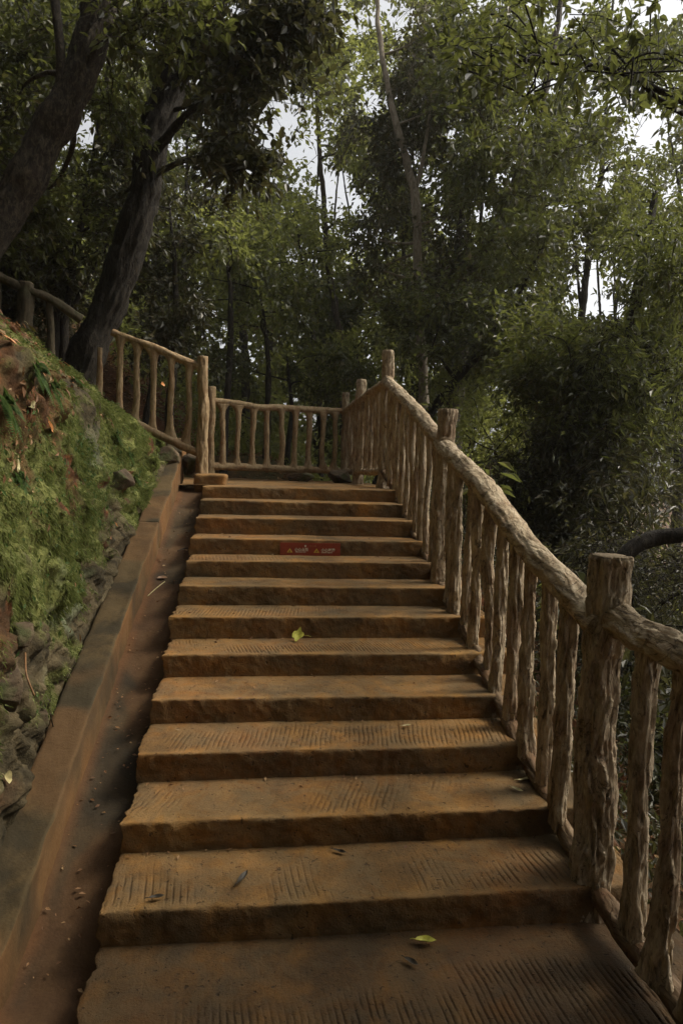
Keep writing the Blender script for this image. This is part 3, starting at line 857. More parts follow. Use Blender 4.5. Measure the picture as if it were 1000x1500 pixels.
# ------------------------------------------------------------------ leaves
def unit(a): return a/(np.linalg.norm(a, axis=-1, keepdims=True)+1e-9)
def leaf_geo(P, D, Nn, L, wr=.42, hi=False, curl=.12):
    """leaf blades at P along D with normals Nn; returns V, F"""
    n = len(P)
    D = unit(D); sd = unit(np.cross(D, Nn)); up = np.cross(sd, D)
    L = np.broadcast_to(L, (n,))[:, None]
    w = L*wr*.5
    tip = P + D*L - up*L*curl
    if hi:
        V = np.stack([P, P+D*L*.30+sd*w*.85+up*L*.05, P+D*L*.62+sd*w*.8+up*L*.03, tip, P+D*L*.62-sd*w*.8+up*L*.03, P+D*L*.30-sd*w*.85+up*L*.05], 1).reshape(-1, 3)
        b = np.arange(n)[:, None]*6
        F = np.concatenate([b+np.array([[0, 1, 2, 3]]), b+np.array([[0, 3, 4, 5]])])
    else:
        V = np.stack([P, P+D*L*.45+sd*w+up*L*.05, tip, P+D*L*.45-sd*w+up*L*.05], 1).reshape(-1, 3)
        b = np.arange(n)[:, None]*4
        F = np.concatenate([b+np.array([[0, 1, 2]]), b+np.array([[0, 2, 3]])])
    return V, F

def cluster_leaves(C, R, nper, L, rg, flat=.65, droop=.3, wr=.42, hi=False):
    """leaf sprays: every cluster holds twigs that carry leaves along their outer part"""
    C = np.asarray(C); R = np.asarray(R)
    nt = max(1, nper//8)
    ci = np.repeat(np.arange(len(C)), nt)
    td = unit(rg.normal(0, 1, (len(ci), 3))*np.array([1, 1, flat]))
    org = C[ci] + rg.normal(0, .22, (len(ci), 3))*R[ci][:, None]
    ln = R[ci]*rg.uniform(.55, 1.15, len(ci))
    li = np.repeat(np.arange(len(ci)), 8)
    t = rg.uniform(.15, 1.0, len(li))
    P = org[li] + td[li]*(t*ln[li])[:, None]
    P[:, 2] -= droop*t*t*ln[li]
    P += rg.normal(0, .06, P.shape)*R[ci][li][:, None]
    D = td[li]*.7 + rg.normal(0, .6, P.shape) + np.array([0, 0, -.35])
    Nn = rg.normal(0, .55, P.shape)+np.array([0, 0, 1.0])
    Ls = L*rg.uniform(.55, 1.25, len(li))
    return leaf_geo(P, D, Nn, Ls, wr, hi), (org, td, ln)

GAPS = [(115, 185, 42, 50, 1), (225, 65, 28, 22, .9), (345, 15, 22, 18, .9), (405, 165, 55, 50, 1), (385, 200, 30, 30, .9), (460, 225, 40, 40, .95), (490, 280, 50, 45, 1), (545, 150, 34, 34, 1), (515, 300, 38, 30, .95),
        (580, 25, 46, 36, .95), (665, 195, 26, 24, .9), (705, 310, 26, 26, .9), (795, 120, 34, 26, .9), (888, 150, 55, 40, .95), (940, 195, 50, 45, 1), (865, 410, 50, 52, 1), (895, 450, 36, 30, .9), (740, 260, 30, 26, .8), (880, 255, 38, 34, .9),
        (480, 335, 22, 18, .8), (600, 225, 24, 30, .7), (970, 130, 30, 24, .85), (680, 20, 26, 18, .8), (455, 140, 28, 26, .7), (845, 365, 30, 24, .85), (800, 300, 30, 30, .6), (565, 90, 24, 24, .7), (640, 330, 26, 24, .6), (150, 110, 20, 24, .7), (760, 430, 26, 22, .6)]
def gap_keep(P, rg, k=1.0):
    k = k*.78
    """thins foliage where the canopy is open to the sky"""
    x, y, z = px_of(P)
    keep = np.ones(len(P))
    for gx_, gy_, rx, ry, st in GAPS:
        d = ((x-gx_)/(rx*k))**2 + ((y-gy_)/(ry*k))**2
        keep = np.minimum(keep, 1-.90*st*np.exp(-d**1.6*.9))
    return rg.uniform(0, 1, len(P)) < keep

def limbs(trunk_pts, trunk_r, C, rg, r0=.03, tip=.006, hmin=.35):
    """branches that join trunk and every clump, each new one starting from the nearest wood already there"""
    A = Acc()
    tp = np.asarray(trunk_pts)
    k0 = int(len(tp)*hmin)
    nodes = list(tp[k0:]); nrad = list(np.asarray(trunk_r)[k0:])
    order = np.argsort([np.min(np.linalg.norm(tp-c, axis=1)) for c in C])
    for j in order:
        c = C[j]
        nd = np.array(nodes)
        d = np.linalg.norm(nd-c, axis=1) + np.maximum(0, nd[:, 2]-c[2]+.1)*1.5
        b = int(np.argmin(d))
        a = nd[b]
        ln = np.linalg.norm(c-a)
        if ln < .05: continue
        m = (a+c)/2 + rg.normal(0, .10, 3)*ln + np.array([0, 0, .08*ln])
        pts = smooth_path([a, a*.4+m*.6, m*.5+c*.5, c], max(7, int(ln/.12)))
        ra_ = min(nrad[b]*.7, r0*(.5+.5*min(1.5, ln)))
        rr = np.linspace(max(ra_, tip), tip, len(pts))
        A.add(*tube_geo(pts, rr, 6, 0, j, caps=False))
        for q in range(2, len(pts), 2):
            nodes.append(pts[q]); nrad.append(rr[q])
    return A

def tree(name, label, group, trunk, rad, C, R, nper, L, mat, seed, cat="tree", bark=M_TRUNK, hi=False, gaps=1.0, nseg=20, bk=.012, twig=True, r0=.035, droop=.3, wr=.55, hmin=.35, flat=.65, extra=None, ground=True):
    rg = np.random.default_rng(seed)
    trunk = np.asarray(trunk, float)
    zg = float(terrain_z(trunk[0, 0], trunk[0, 1]))
    if ground and trunk[0, 2] > zg+.05:
        lead = trunk[0]-trunk[1]; lead = lead/abs(lead[2])*min(.4, trunk[0, 2]-zg)*.4 if lead[2] < 0 else lead*0
        trunk = np.vstack([[trunk[0, 0]+lead[0], trunk[0, 1]+lead[1], zg-.15], trunk]); rad = [rad[0]*1.15]+list(rad)
    ln = np.linalg.norm(np.diff(trunk, axis=0), axis=1).sum()
    n = max(16, int(ln/.05))
    tp = smooth_path(trunk, n)
    tr = np.interp(np.linspace(0, 1, n), np.linspace(0, 1, len(rad)), rad)
    e = empty(name, tp[0], label, cat, group)
    V, F = tube_geo(tp, tr, nseg, bk, seed, .6, .35, .02)
    t_ = Acc(); t_.add(V, F)
    for (pts, rr) in (extra or []):
        m = max(10, int(np.linalg.norm(np.diff(np.asarray(pts), axis=0), axis=1).sum()/.06))
        ps = smooth_path(pts, m)
        t_.add(*tube_geo(ps, np.interp(np.linspace(0, 1, m), np.linspace(0, 1, len(rr)), rr), 14, bk*.6, seed+4, .6, .35, .02))
    C = np.asarray(C, float); R = np.asarray(R, float)
    if len(C):
        B = limbs(tp, tr, C, rg, r0, hmin=hmin)
        (V, F), (org, td, lnn) = cluster_leaves(C, R, nper, L, rg, flat, droop, wr, hi)
        k = 6 if hi else 4
        if gaps:
            cen_ = V.reshape(-1, k, 3).mean(1)
            kp = gap_keep(cen_, rg, gaps)
            V = V.reshape(-1, k, 3)[kp].reshape(-1, 3)
            m = len(V)//k
            b = np.arange(m)[:, None]*k
            F = np.concatenate([b+np.array([[0, 1, 2, 3]]), b+np.array([[0, 3, 4, 5]])]) if hi else np.concatenate([b+np.array([[0, 1, 2]]), b+np.array([[0, 2, 3]])])
        if twig:
            kk = gap_keep(org+td*lnn[:, None]*.5, rg, gaps) if gaps else np.ones(len(org), bool)
            for o_, d_, l_ in list(zip(org[kk], td[kk], lnn[kk]))[:900]:
                ps = np.stack([o_, o_+d_*l_*.5-(0, 0, droop*.25*l_), o_+d_*l_-(0, 0, droop*l_)])
                B.add(*tube_geo(ps, [.004, .003, .0015], 3, 0, 1, caps=False))
        if B.n: t_.add(np.vstack(B.V), [np.vstack(f) for f in B.F.values()])
        mk("crown", V, F, mat, e, False, None, tp[0])
    t_.build("trunk", bark, e, True, tp[0])
    return e

def blob(rg, items, gaps=.8):
    """clump centres filling image-region ellipses (px, py, rx, ry, near, far, count, radius)"""
    C, R = [], []
    for (px, py, rx, ry, d0, d1, n, r) in items:
        k = 0
        for _ in range(n*6):
            if k >= n: break
            a, q = rg.uniform(0, 2*math.pi), math.sqrt(rg.uniform())
            p = at(px+rx*q*math.cos(a), py+ry*q*math.sin(a), rg.uniform(d0, d1))
            if gaps and not gap_keep(p[None], rg, gaps)[0]: continue
            C.append(p); R.append(r*rg.uniform(.7, 1.25)); k += 1
    return C, R

rg = np.random.default_rng(3)
# --- big trees on the bank at the left
C, R = blob(rg, [(10, 60, 70, 90, 6.2, 7.6, 14, .42), (-10, 200, 60, 90, 6.2, 7.6, 12, .4), (240, 10, 70, 50, 5.2, 6.6, 10, .38), (160, 150, 40, 60, 6.4, 7.6, 8, .36), (30, 300, 60, 70, 6.6, 8, 14, .36), (100, 60, 60, 50, 6.6, 7.8, 8, .36)])
tree("leaning_tree", "thick mottled trunk leaning right out of the mossy bank, nearest of the trees", None,
     [at(-160, 640, 5.6), at(-95, 470, 5.7), at(-20, 350, 5.7), at(50, 245, 5.7), at(105, 130, 5.7), at(145, 10, 5.7), at(190, -160, 5.8), at(240, -330, 6.0)],
     [.19, .165, .15, .142, .138, .135, .12, .10], C, R, 150, .085, M_LEAF, 21, bark=M_TRUNK2, hi=True, nseg=56, bk=.018, r0=.03, hmin=.55,
     extra=[([at(90, 150, 5.65), at(88, 70, 5.6), at(80, -20, 5.6), at(70, -150, 5.6)], [.05, .042, .036, .02])])
C, R = blob(rg, [(370, 60, 95, 80, 5.6, 7.2, 24, .40), (350, 190, 55, 60, 5.8, 7.4, 14, .32), (265, 55, 40, 40, 6.6, 7.2, 5, .3), (170, 250, 40, 70, 8, 9, 10, .38), (390, 25, 70, 50, 5.5, 7, 10, .4), (300, 130, 30, 50, 7.6, 8.6, 8, .34)])
tree("leaning_tree", "dark straight trunk leaning right behind the broken end of the railing", None,
     [at(105, 585, 7.6), at(140, 490, 7.5), at(178, 400, 7.5), at(205, 300, 7.5), at(232, 180, 7.5), at(262, 80, 7.5), at(295, -20, 7.5), at(340, -200, 7.7), at(380, -340, 8)],
     [.185, .175, .165, .158, .152, .145, .13, .11, .09], C, R, 160, .095, M_LEAFD, 22, hi=True, nseg=56, bk=.024, r0=.04, hmin=.45,
     extra=[([at(250, 130, 7.5), at(300, 60, 7.3), at(322, 10, 7.2), at(345, -80, 7.2)], [.08, .06, .05, .03]), ([at(222, 225, 7.45), at(270, 170, 7.0), at(330, 130, 6.7), at(400, 118, 6.5)], [.05, .03, .02, .012])])
C, R = blob(rg, [(60, 160, 90, 150, 7.5, 10, 16, .5), (30, 320, 90, 80, 7.5, 9.5, 12, .45), (120, 30, 60, 50, 7, 9, 8, .45)])
tree("upright_tree", "upright dark trunk rising in the upper left corner behind the leaning trunks", None,
     [at(10, 440, 9.3), at(22, 250, 9.3), at(38, 90, 9.3), at(50, -60, 9.4), at(60, -260, 9.6)], [.22, .20, .18, .17, .13], C, R, 150, .10, M_LEAF, 23, nseg=24, bk=.02, hi=False)
C, R = blob(rg, [(130, 330, 60, 70, 7.8, 9.8, 12, .4), (160, 130, 50, 60, 8, 10, 8, .45)])
tree("slender_tree", "pair of slender stems with thin leaves between the two leaning trunks", None,
     [at(95, 470, 8.6), at(120, 330, 8.6), at(145, 180, 8.7), at(165, 60, 8.8), at(170, -60, 8.9)], [.05, .042, .036, .028, .02], C, R, 140, .085, M_LEAF, 24, nseg=12, bk=.004,
     extra=[([at(100, 460, 8.6), at(135, 400, 8.5), at(190, 310, 8.5), at(215, 250, 8.6)], [.032, .028, .02, .012])])

# --- understorey between the left flight and the back railing
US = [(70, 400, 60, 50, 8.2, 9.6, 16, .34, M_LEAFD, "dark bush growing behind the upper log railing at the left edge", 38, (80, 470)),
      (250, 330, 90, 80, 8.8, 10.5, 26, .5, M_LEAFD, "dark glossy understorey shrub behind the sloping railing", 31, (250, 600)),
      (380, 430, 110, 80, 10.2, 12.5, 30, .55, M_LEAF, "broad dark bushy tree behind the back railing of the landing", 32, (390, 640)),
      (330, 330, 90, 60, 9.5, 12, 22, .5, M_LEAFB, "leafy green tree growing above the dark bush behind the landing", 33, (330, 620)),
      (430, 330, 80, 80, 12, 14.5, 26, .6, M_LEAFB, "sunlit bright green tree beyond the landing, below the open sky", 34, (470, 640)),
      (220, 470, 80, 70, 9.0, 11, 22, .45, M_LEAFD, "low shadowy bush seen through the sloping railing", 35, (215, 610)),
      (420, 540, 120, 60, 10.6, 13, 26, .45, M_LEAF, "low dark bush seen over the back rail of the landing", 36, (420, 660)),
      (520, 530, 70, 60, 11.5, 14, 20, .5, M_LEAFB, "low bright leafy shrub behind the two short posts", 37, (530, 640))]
for (px, py, rx, ry, d0, d1, n, r, m, lab, sd, (bx_, by_)) in US:
    C, R = blob(rg, [(px, py, rx, ry, d0, d1, int(n*.72), r)])
    dm = (d0+d1)/2
    tree("shrub" if py > 440 else "understorey_tree", lab, None, [at(bx_, by_, dm), at(bx_*.5+px*.5+8, by_*.5+py*.5, dm), at(px, py-ry*.3, dm)], [.06, .045, .015], C, R, 200, .10, m, sd,
         "shrub" if py > 440 else "tree", nseg=10, bk=.004, gaps=.9, hmin=.15, twig=False)

# --- middle distance, right of centre
C, R = blob(rg, [(620, 120, 120, 120, 12.2, 14.6, 40, .6), (555, 330, 60, 90, 12, 14.6, 16, .55), (670, 380, 50, 90, 12, 14.6, 16, .55), (590, 180, 50, 90, 12.6, 14, 12, .5)])
tree("slender_tree", "slender pale stem rising behind the third post, with a hanging dark crown", None,
     [at(622, 640, 12.4), at(617, 500, 12.4), at(612, 400, 12.4), at(606, 280, 12.4), at(580, 180, 12.4), at(558, 70, 12.4), at(545, -90, 12.6)], [.10, .085, .08, .075, .06, .045, .03], C, R, 200, .115, M_LEAFD, 41, nseg=14, bk=.008, bark=M_PALE, droop=.5,
     extra=[([at(607, 280, 12.4), at(622, 220, 12.3), at(632, 140, 12.2), at(640, 60, 12.2)], [.045, .035, .025, .015])])
C, R = blob(rg, [(780, 170, 120, 90, 9.5, 13, 30, .6), (720, 260, 80, 80, 10, 13, 22, .6), (850, 290, 90, 60, 10, 13, 20, .6), (700, 60, 100, 60, 10, 13, 22, .55)])
tree("forked_tree", "grey brown forked tree leaning right above the second post", None,
     [at(660, 660, 13), at(668, 560, 13), at(690, 420, 13), at(735, 320, 13), at(770, 230, 13), at(800, 120, 13), at(830, -40, 13.2)], [.20, .17, .15, .13, .10, .07, .04], C, R, 200, .115, M_LEAF, 42, nseg=18, bk=.015, bark=M_TRUNK2,
     extra=[([at(683, 455, 13), at(672, 360, 12.9), at(690, 250, 12.8), at(720, 130, 12.8)], [.09, .07, .05, .02]), ([at(700, 395, 13), at(745, 330, 12.6), at(800, 300, 12.4), at(870, 290, 12.3)], [.06, .05, .03, .015])])
C, R = blob(rg, [(640, 470, 80, 60, 9.5, 12, 20, .5), (740, 480, 70, 60, 9, 11.5, 20, .5), (760, 380, 60, 60, 9.5, 12, 16, .5)])
tree("leaning_tree", "thin dark trunk slanting up to the right between second post and third post", None,
     [at(560, 700, 10.5), at(640, 590, 10.4), at(700, 520, 10.3), at(760, 430, 10.2), at(800, 350, 10.2)], [.085, .07, .06, .045, .02], C, R, 190, .105, M_LEAF, 43, nseg=12, bk=.006)
C, R = blob(rg, [(470, 110, 120, 120, 15, 17.5, 36, .58), (520, 260, 90, 80, 15, 17.5, 22, .5), (430, 270, 70, 70, 15, 17, 12, .5)], .9)
tree("tall_tree", "tall thin crowned tree in mid view with the brightest sky behind", None,
     [at(505, 700, 16.5), at(500, 520, 16.5), at(480, 380, 16.5), at(470, 240, 16.5), at(462, 100, 16.5), at(455, -40, 16.5)], [.11, .09, .07, .05, .035, .02], C, R, 110, .14, M_LEAFB, 44, nseg=12, bk=.012, bark=M_TRUNK2, twig=False, gaps=.9)
C, R = blob(rg, [(880, 120, 120, 110, 14, 17, 38, .6), (940, 300, 80, 90, 14, 17, 26, .55), (820, 330, 80, 80, 14, 17, 14, .5), (700, 150, 90, 120, 14, 17, 14, .5)], .9)
tree("tall_tree", "tall olive tree on the right whose upper crown is speckled with sky", None,
     [at(850, 760, 15.5), at(846, 560, 15.5), at(858, 400, 15.5), at(880, 250, 15.5), at(890, 100, 15.5), at(900, -40, 15.5)], [.11, .09, .075, .055, .035, .02], C, R, 110, .13, M_LEAF, 45, nseg=12, bk=.012, twig=False, gaps=.9)
# --- right-hand side
C, R = blob(rg, [(900, 560, 120, 90, 6.5, 9, 36, .5), (960, 400, 90, 80, 6.5, 9.5, 26, .5), (820, 520, 70, 70, 7, 9.5, 22, .45)])
tree("dense_tree", "dense dark drooping tree filling the right edge above the thickest post", None,
     [at(860, 900, 8), at(880, 740, 8), at(900, 600, 8), at(930, 450, 8), at(960, 280, 8)], [.12, .10, .09, .07, .03], C, R, 230, .11, M_LEAF, 51, nseg=16, bk=.01, droop=.7, wr=.32, hi=False)
C, R = blob(rg, [(800, 700, 90, 80, 7.0, 9.5, 28, .45), (900, 730, 110, 70, 6, 8.5, 28, .45), (860, 640, 90, 60, 7, 9, 20, .45)])
tree("dense_tree", "dark tree with several bare crooked stems below the dense drooping tree", None,
     [at(800, 880, 8.2), at(828, 760, 8.2), at(850, 680, 8.2), at(880, 570, 8.2), at(900, 480, 8.2)], [.09, .08, .07, .05, .02], C, R, 210, .10, M_LEAFD, 52, nseg=14, bk=.008, droop=.6, wr=.32,
     extra=[([at(812, 820, 8.2), at(850, 730, 8.0), at(920, 660, 7.9)], [.05, .04, .02]), ([at(790, 880, 8.3), at(775, 760, 8.4), at(800, 640, 8.4)], [.045, .04, .02])])
C, R = blob(rg, [(720, 640, 60, 60, 9, 11, 20, .45), (760, 740, 60, 50, 8, 10, 18, .4), (690, 560, 50, 50, 10, 12, 14, .45)])
tree("shrub", "pale green leafy shrub glowing beyond the long handrail", None, [at(745, 860, 9.3), at(740, 760, 9.3), at(725, 660, 9.3)], [.05, .04, .015], C, R, 230, .07, M_LEAFB, 53, "shrub", nseg=10, bk=.004, hmin=.1, twig=False)
C, R = blob(rg, [(930, 860, 90, 60, 4.6, 6.4, 26, .34), (980, 960, 60, 60, 4.2, 5.8, 18, .3), (860, 860, 60, 50, 5.2, 6.8, 16, .34)], 0)
tree("shrub", "fine leaved dark shrub behind the thickest post, right of the handrail", None, [at(930, 1060, 5.4), at(925, 960, 5.4), at(930, 850, 5.4)], [.04, .03, .012], C, R, 260, .05, M_LEAFD, 54, "shrub", nseg=10, bk=.003, hmin=.1, gaps=0, wr=.3, droop=.6)
C, R = blob(rg, [(985, 1130, 40, 60, 3.6, 4.6, 10, .22), (940, 1060, 40, 50, 4, 5, 10, .25)], 0)
tree("shrub", "small low plant seen between the nearest balusters", None, [at(975, 1220, 4.1), at(975, 1160, 4.1), at(975, 1110, 4.1)], [.02, .015, .008], C, R, 110, .05, M_LEAF, 55, "shrub", nseg=8, bk=.002, hmin=.1, gaps=0)
# bare curved limb at the right
tree("leaning_tree", "dark mossy bare limb curving out from behind the thickest post", None,
     [at(905, 855, 4.6), at(912, 822, 4.6), at(935, 800, 4.6), at(965, 789, 4.6), at(1000, 785, 4.55), at(1060, 770, 4.5), at(1150, 700, 4.4)], [.05, .052, .050, .050, .052, .055, .06], [], [], 0, 0, M_LEAF, 56, bark=M_TRUNK, nseg=24, bk=.006)
# big overhanging tree with bright leaves at the top right
C, R = blob(rg, [(830, 45, 150, 70, 4.2, 5.6, 18, .34), (950, 110, 80, 60, 4.2, 5.6, 9, .3), (690, 90, 60, 40, 4.8, 5.6, 6, .28), (760, 120, 60, 30, 4.8, 5.4, 5, .25)], 0)
for _ in range(120):      # unseen boughs added to this tree to shade the lowest landing
    C.append(np.array([rg.uniform(2.6, 5.0), rg.uniform(-1.6, .50), rg.uniform(3.0, 4.2)])); R.append(.42)
tree("overhanging_tree", "tree off the right edge whose large green leaves hang into the top corner", None,
     [at(1330, 1350, 4.6), at(1300, 800, 4.7), at(1270, 300, 4.8), at(1200, 60, 4.9), at(1120, -120, 5)], [.17, .15, .13, .10, .06], C, R, 46, .085, M_LEAF, 57, nseg=20, bk=.012, hi=True, gaps=.7, wr=.52, r0=.02,
     extra=[([at(1270, 300, 4.8), at(1080, 200, 4.9), at(940, 120, 5.0), at(800, 90, 5.1), at(690, 100, 5.2)], [.05, .03, .018, .01, .004]), ([at(1270, 280, 4.8), at(1040, 190, 4.7), at(960, 140, 4.7), at(880, 60, 4.8)], [.04, .02, .012, .005])])

# --- far trees: separate crowns that close the view
FAR = []
for i in range(30):
    px = -60 + 1120*(i+.5)/30 + rg.uniform(-30, 30)
    D = rg.uniform(14.5, 25)
    top = np.interp(px, [0, 150, 400, 480, 620, 700, 820, 880, 1000], [60, 120, 330, 390, 260, 250, 330, 470, 300]) + rg.uniform(-40, 60)
    FAR.append((px, D, top))
for i, (px, D, top) in enumerate(FAR):
    C, R = blob(rg, [(px, (top+700)/2, 66, (700-top)/2+30, D-1.5, D+1.5, 27, .038*D), (px, top*.45, 60, top*.5+40, D-1, D+1, 9, .030*D)], .95)
    m = (M_LEAFB, M_LEAF, M_LEAFB, M_LEAF)[i % 4]
    tree("background_tree", ("bright green", "mid green", "pale green", "dull dark")[i % 4]+" background tree far behind the railings", "background trees behind the railings",
         [at(px, 720, D), at(px+rg.uniform(-12, 12), 520, D), at(px+rg.uniform(-30, 30), top+60, D), at(px+rg.uniform(-30, 30), top*.55, D)], [.016*D*.5, .012*D*.5, .005*D*.5, .0016*D*.5], C, R, 190, .0110*D, m, 300+i, nseg=9, bk=.01, gaps=.95, twig=False, hmin=.1, r0=.012)

# --- undergrowth: low ground cover that hides the forest floor behind the railings
def cover(n, seed, box, hmax, L, wr=.4, keep=None):
    g = np.random.default_rng(seed)
    x = g.uniform(box[0], box[1], n); y = g.uniform(box[2], box[3], n)
    if keep is not None:
        k = keep(x, y); x, y = x[k], y[k]
    m = len(x)
    Q = np.stack([x, y, np.zeros(m)], 1)
    hh = hmax*np.clip(.55+.9*fbm(Q*.8, 3, seed), .08, 1.3)
    z = terrain_z(x, y) + hh*g.uniform(0, 1, m)**.8
    P = np.stack([x, y, z], 1)
    D = g.normal(0, .7, (m, 3)) + np.array([0, 0, -.1])
    return leaf_geo(P, D, g.normal(0, .5, (m, 3))+np.array([0, 0, 1.]), L*g.uniform(.6, 1.3, m), wr)
A = Acc()
A.add(*cover(60000, 400, (-9, 14, 9.2, 24), 2.0, .16))
tag(A.build("undergrowth", M_LEAFB, None, False), kind="stuff")
A = Acc()
A.add(*cover(30000, 401, (2.6, 9, -2, 9.5), .8, .10))
A.add(*cover(16000, 402, (-7, -2.2, 5.6, 10), .9, .10))
A.add(*cover(14000, 403, (2.05, 3.4, -1, 9), .35, .06))
tag(A.build("undergrowth", M_LEAFD, None, False), kind="stuff")
# dead leaves lying on the forest floor
def litter(n, seed, box, L, zoff=.012):
    g = np.random.default_rng(seed)
    x = g.uniform(box[0], box[1], n); y = g.uniform(box[2], box[3], n)
    z = terrain_z(x, y)+zoff+g.uniform(0, .05, n)
    D = g.normal(0, 1, (n, 3))*np.array([1, 1, .25])
    return leaf_geo(np.stack([x, y, z], 1), D, g.normal(0, .3, (n, 3))+np.array([0, 0, 1.]), L*g.uniform(.5, 1.2, n), .45)
A = Acc()
A.add(*litter(9000, 410, (1.95, 5, -2, 9), .07))
A.add(*litter(7000, 411, (-2.5, 2, 8.3, 13), .09))
A.add(*litter(5000, 412, (-5, -1.2, 4.4, 9), .08))
tag(A.build("leaf_litter", M_DRY, None, False), kind="stuff")

def on_slope(n, seed, wfun, L, lift, mat, name, wr=.4, flat=.3):
    g = np.random.default_rng(seed)
    wgt = wfun(); i = g.choice(len(BPd), n, p=wgt/wgt.sum())
    P = BPd[i]+BN[i]*g.uniform(.004, lift, n)[:, None]
    D = g.normal(0, 1, (n, 3)); D -= BN[i]*np.sum(D*BN[i], 1)[:, None]*.8
    V, F = leaf_geo(P, D+np.array([0, 0, -.3]), BN[i]+g.normal(0, flat, (n, 3)), L*g.uniform(.45, 1.25, n), wr)
    tag(mk(name, V, F, mat, None, False), kind="stuff")
on_slope(3600, 430, lambda: (.02+sst(.8, 1.5, hk))*(.15+sst(-.1, .4, fbm(W*2.2, 3, 431))), .055, .03, M_DRY, "leaf_litter", .42)
on_slope(5200, 432, lambda: (.15+sst(.0, .5, fbm(W*3.1, 3, 433)))*sst(.05, .3, hk)*(moss+.1), .032, .04, M_FERN, "small_weeds", .45, .6)

# --- unseen foliage added round and above the viewer to block skylight and shade the path
def canopy(n, seed, L, zone):
    g = np.random.default_rng(seed)
    P = zone(g, n)
    D = g.normal(0, .8, (len(P), 3))
    return leaf_geo(P, D, g.normal(0, .5, (len(P), 3))+np.array([0, 0, 1.]), L*g.uniform(.6, 1.3, len(P)), .5)
def dome(g, n):
    az = g.uniform(math.radians(122), math.radians(325), n)      # behind and to both sides
    el = np.arcsin(g.uniform(.02, .97, n))
    r = g.uniform(9, 13, n)
    return np.stack([.5+r*np.cos(el)*np.sin(az), .5+r*np.cos(el)*np.cos(az), 0+r*np.sin(el)], 1)
V, F = canopy(24000, 420, .55, dome)
def overhead(g, n):      # unseen leaves added above the lowest landing to shade it
    return np.stack([g.uniform(-2.5, 3.0, n), g.uniform(-3.2, -.75, n), g.uniform(3.3, 4.4, n)], 1)
V2, F2 = canopy(1500, 421, .22, overhead)
F = np.concatenate([F, F2+len(V)]); V = np.vstack([V, V2])
tag(mk("added_shade_foliage", V, F, M_LEAFD, None, False), kind="stuff")

# ------------------------------------------------------------------ rocks, ferns, fallen leaves
BX, BY, BZ = px_of(BPd)
def on_bank(px, py):
    m = np.abs(BX-px)+np.abs(BY-py)
    c = np.where(m < 9)[0]
    if len(c) == 0: c = np.array([np.argmin(m)])
    i = c[np.argmin(BZ[c])]
    return BPd[i], BN[i]

def rock(c, size, seed, label, group="loose rocks at the foot of the bank", rot=0.0):
    import bmesh
    bm = bmesh.new(); bmesh.ops.create_icosphere(bm, subdivisions=5, radius=1.0)
    V = np.array([v.co for v in bm.verts]); F = np.array([[v.index for v in f.verts] for f in bm.faces]); bm.free()
    g = np.random.default_rng(seed)
    r = np.full(len(V), 1.25)
    for _ in range(11):
        n = unit(g.normal(0, 1, 3)); d = g.uniform(.62, .95)
        q = V@n
        r = np.where(q > 1e-3, np.minimum(r, d/np.maximum(q, 1e-3)), r)
    r = r*(1+.05*fbm(V*2.5+seed, 4, seed)+.02*fbm(V*9, 3, seed+3))
    V = V*r[:, None]*np.array(size)
    ca, sa = math.cos(rot), math.sin(rot)
    V = V@np.array([[ca, sa, 0], [-sa, ca, 0], [0, 0, 1]])
    o = mk("rock", V, F, M_ROCK, None, True)
    o.location = tuple(c)
    return tag(o, label, "rock", group)
for (px, py, sz, sd, lab) in ((42, 928, (.075, .09, .075), 1, "angular brown rock wedged in the mossy bank beside the orange soil"),
                              (20, 1010, (.11, .12, .10), 2, "mossy rounded rock low in the bank at the left edge"),
                              (70, 1050, (.07, .08, .06), 3, "dark brown rock in the bank just above the broad end of the kerb"),
                              (188, 700, (.10, .11, .09), 4, "brown rock poking from the moss near the top of the kerb"),
                              (212, 742, (.06, .08, .07), 6, "small rock lodged between the moss and the upper kerb")):
    P_, n_ = on_bank(px, py)
    rock(P_-n_*.045, sz, sd, lab)
rock((-.42, 4.30, 1.66), (.13, .12, .11), 7, "dark rock under the foot of the sloping railing", rot=.4)
rock((-.20, 4.62, 1.60), (.12, .10, .10), 8, "reddish dark rock tucked behind the tall post's stone block", rot=.9)
rock((1.55, 6.9, 1.50), (.14, .12, .10), 9, "rounded stone on the landing near the feet of the two short posts", rot=.2)
rock((1.05, 7.3, 1.47), (.16, .12, .08), 10, "flat dark stone on the landing under the back railing")
stone_block(-.62, -.26, 4.52, 4.78, 1.50, 1.66, 12, "stone_block", "flat red stone slab behind the upper end of the kerb", "stone block")

def fern(P_, n_, size, seed, label, nf=6, mat=None):
    g = np.random.default_rng(seed)
    e = empty("fern", P_, label, "fern", "small ferns on the mossy bank")
    for k in range(nf):
        a = 2*math.pi*k/nf+g.uniform(-.3, .3)
        t1 = unit(np.cross(n_, [0.3, .2, 1.0])); t2 = np.cross(n_, t1)
        d = unit(t1*math.cos(a)+t2*math.sin(a)+n_*.9+np.array([0, 0, .1]))
        L = size*g.uniform(.7, 1.15)
        u = np.linspace(0, 1, 22)[:, None]
        pts = P_ + d*L*u + (np.array([0, 0, -.65])-n_*.15)*L*u**2.2
        T = unit(np.gradient(pts, axis=0))
        sd = unit(np.cross(T, n_+np.array([0, 0, .4])))
        up = np.cross(sd, T)
        A = Acc()
        A.add(*tube_geo(pts, np.linspace(.0016, .0005, 22), 4, 0, 1, caps=False))
        ll = L*.30*np.sin(np.pi*(u[:, 0]*.86+.10))**.8
        for sg in (-1, 1):
            A.add(*leaf_geo(pts[2:], (sd*sg+T*.45)[2:], up[2:], ll[2:], .30, False, .15))
        A.build("frond", mat or M_FERN, e, False)
    return e
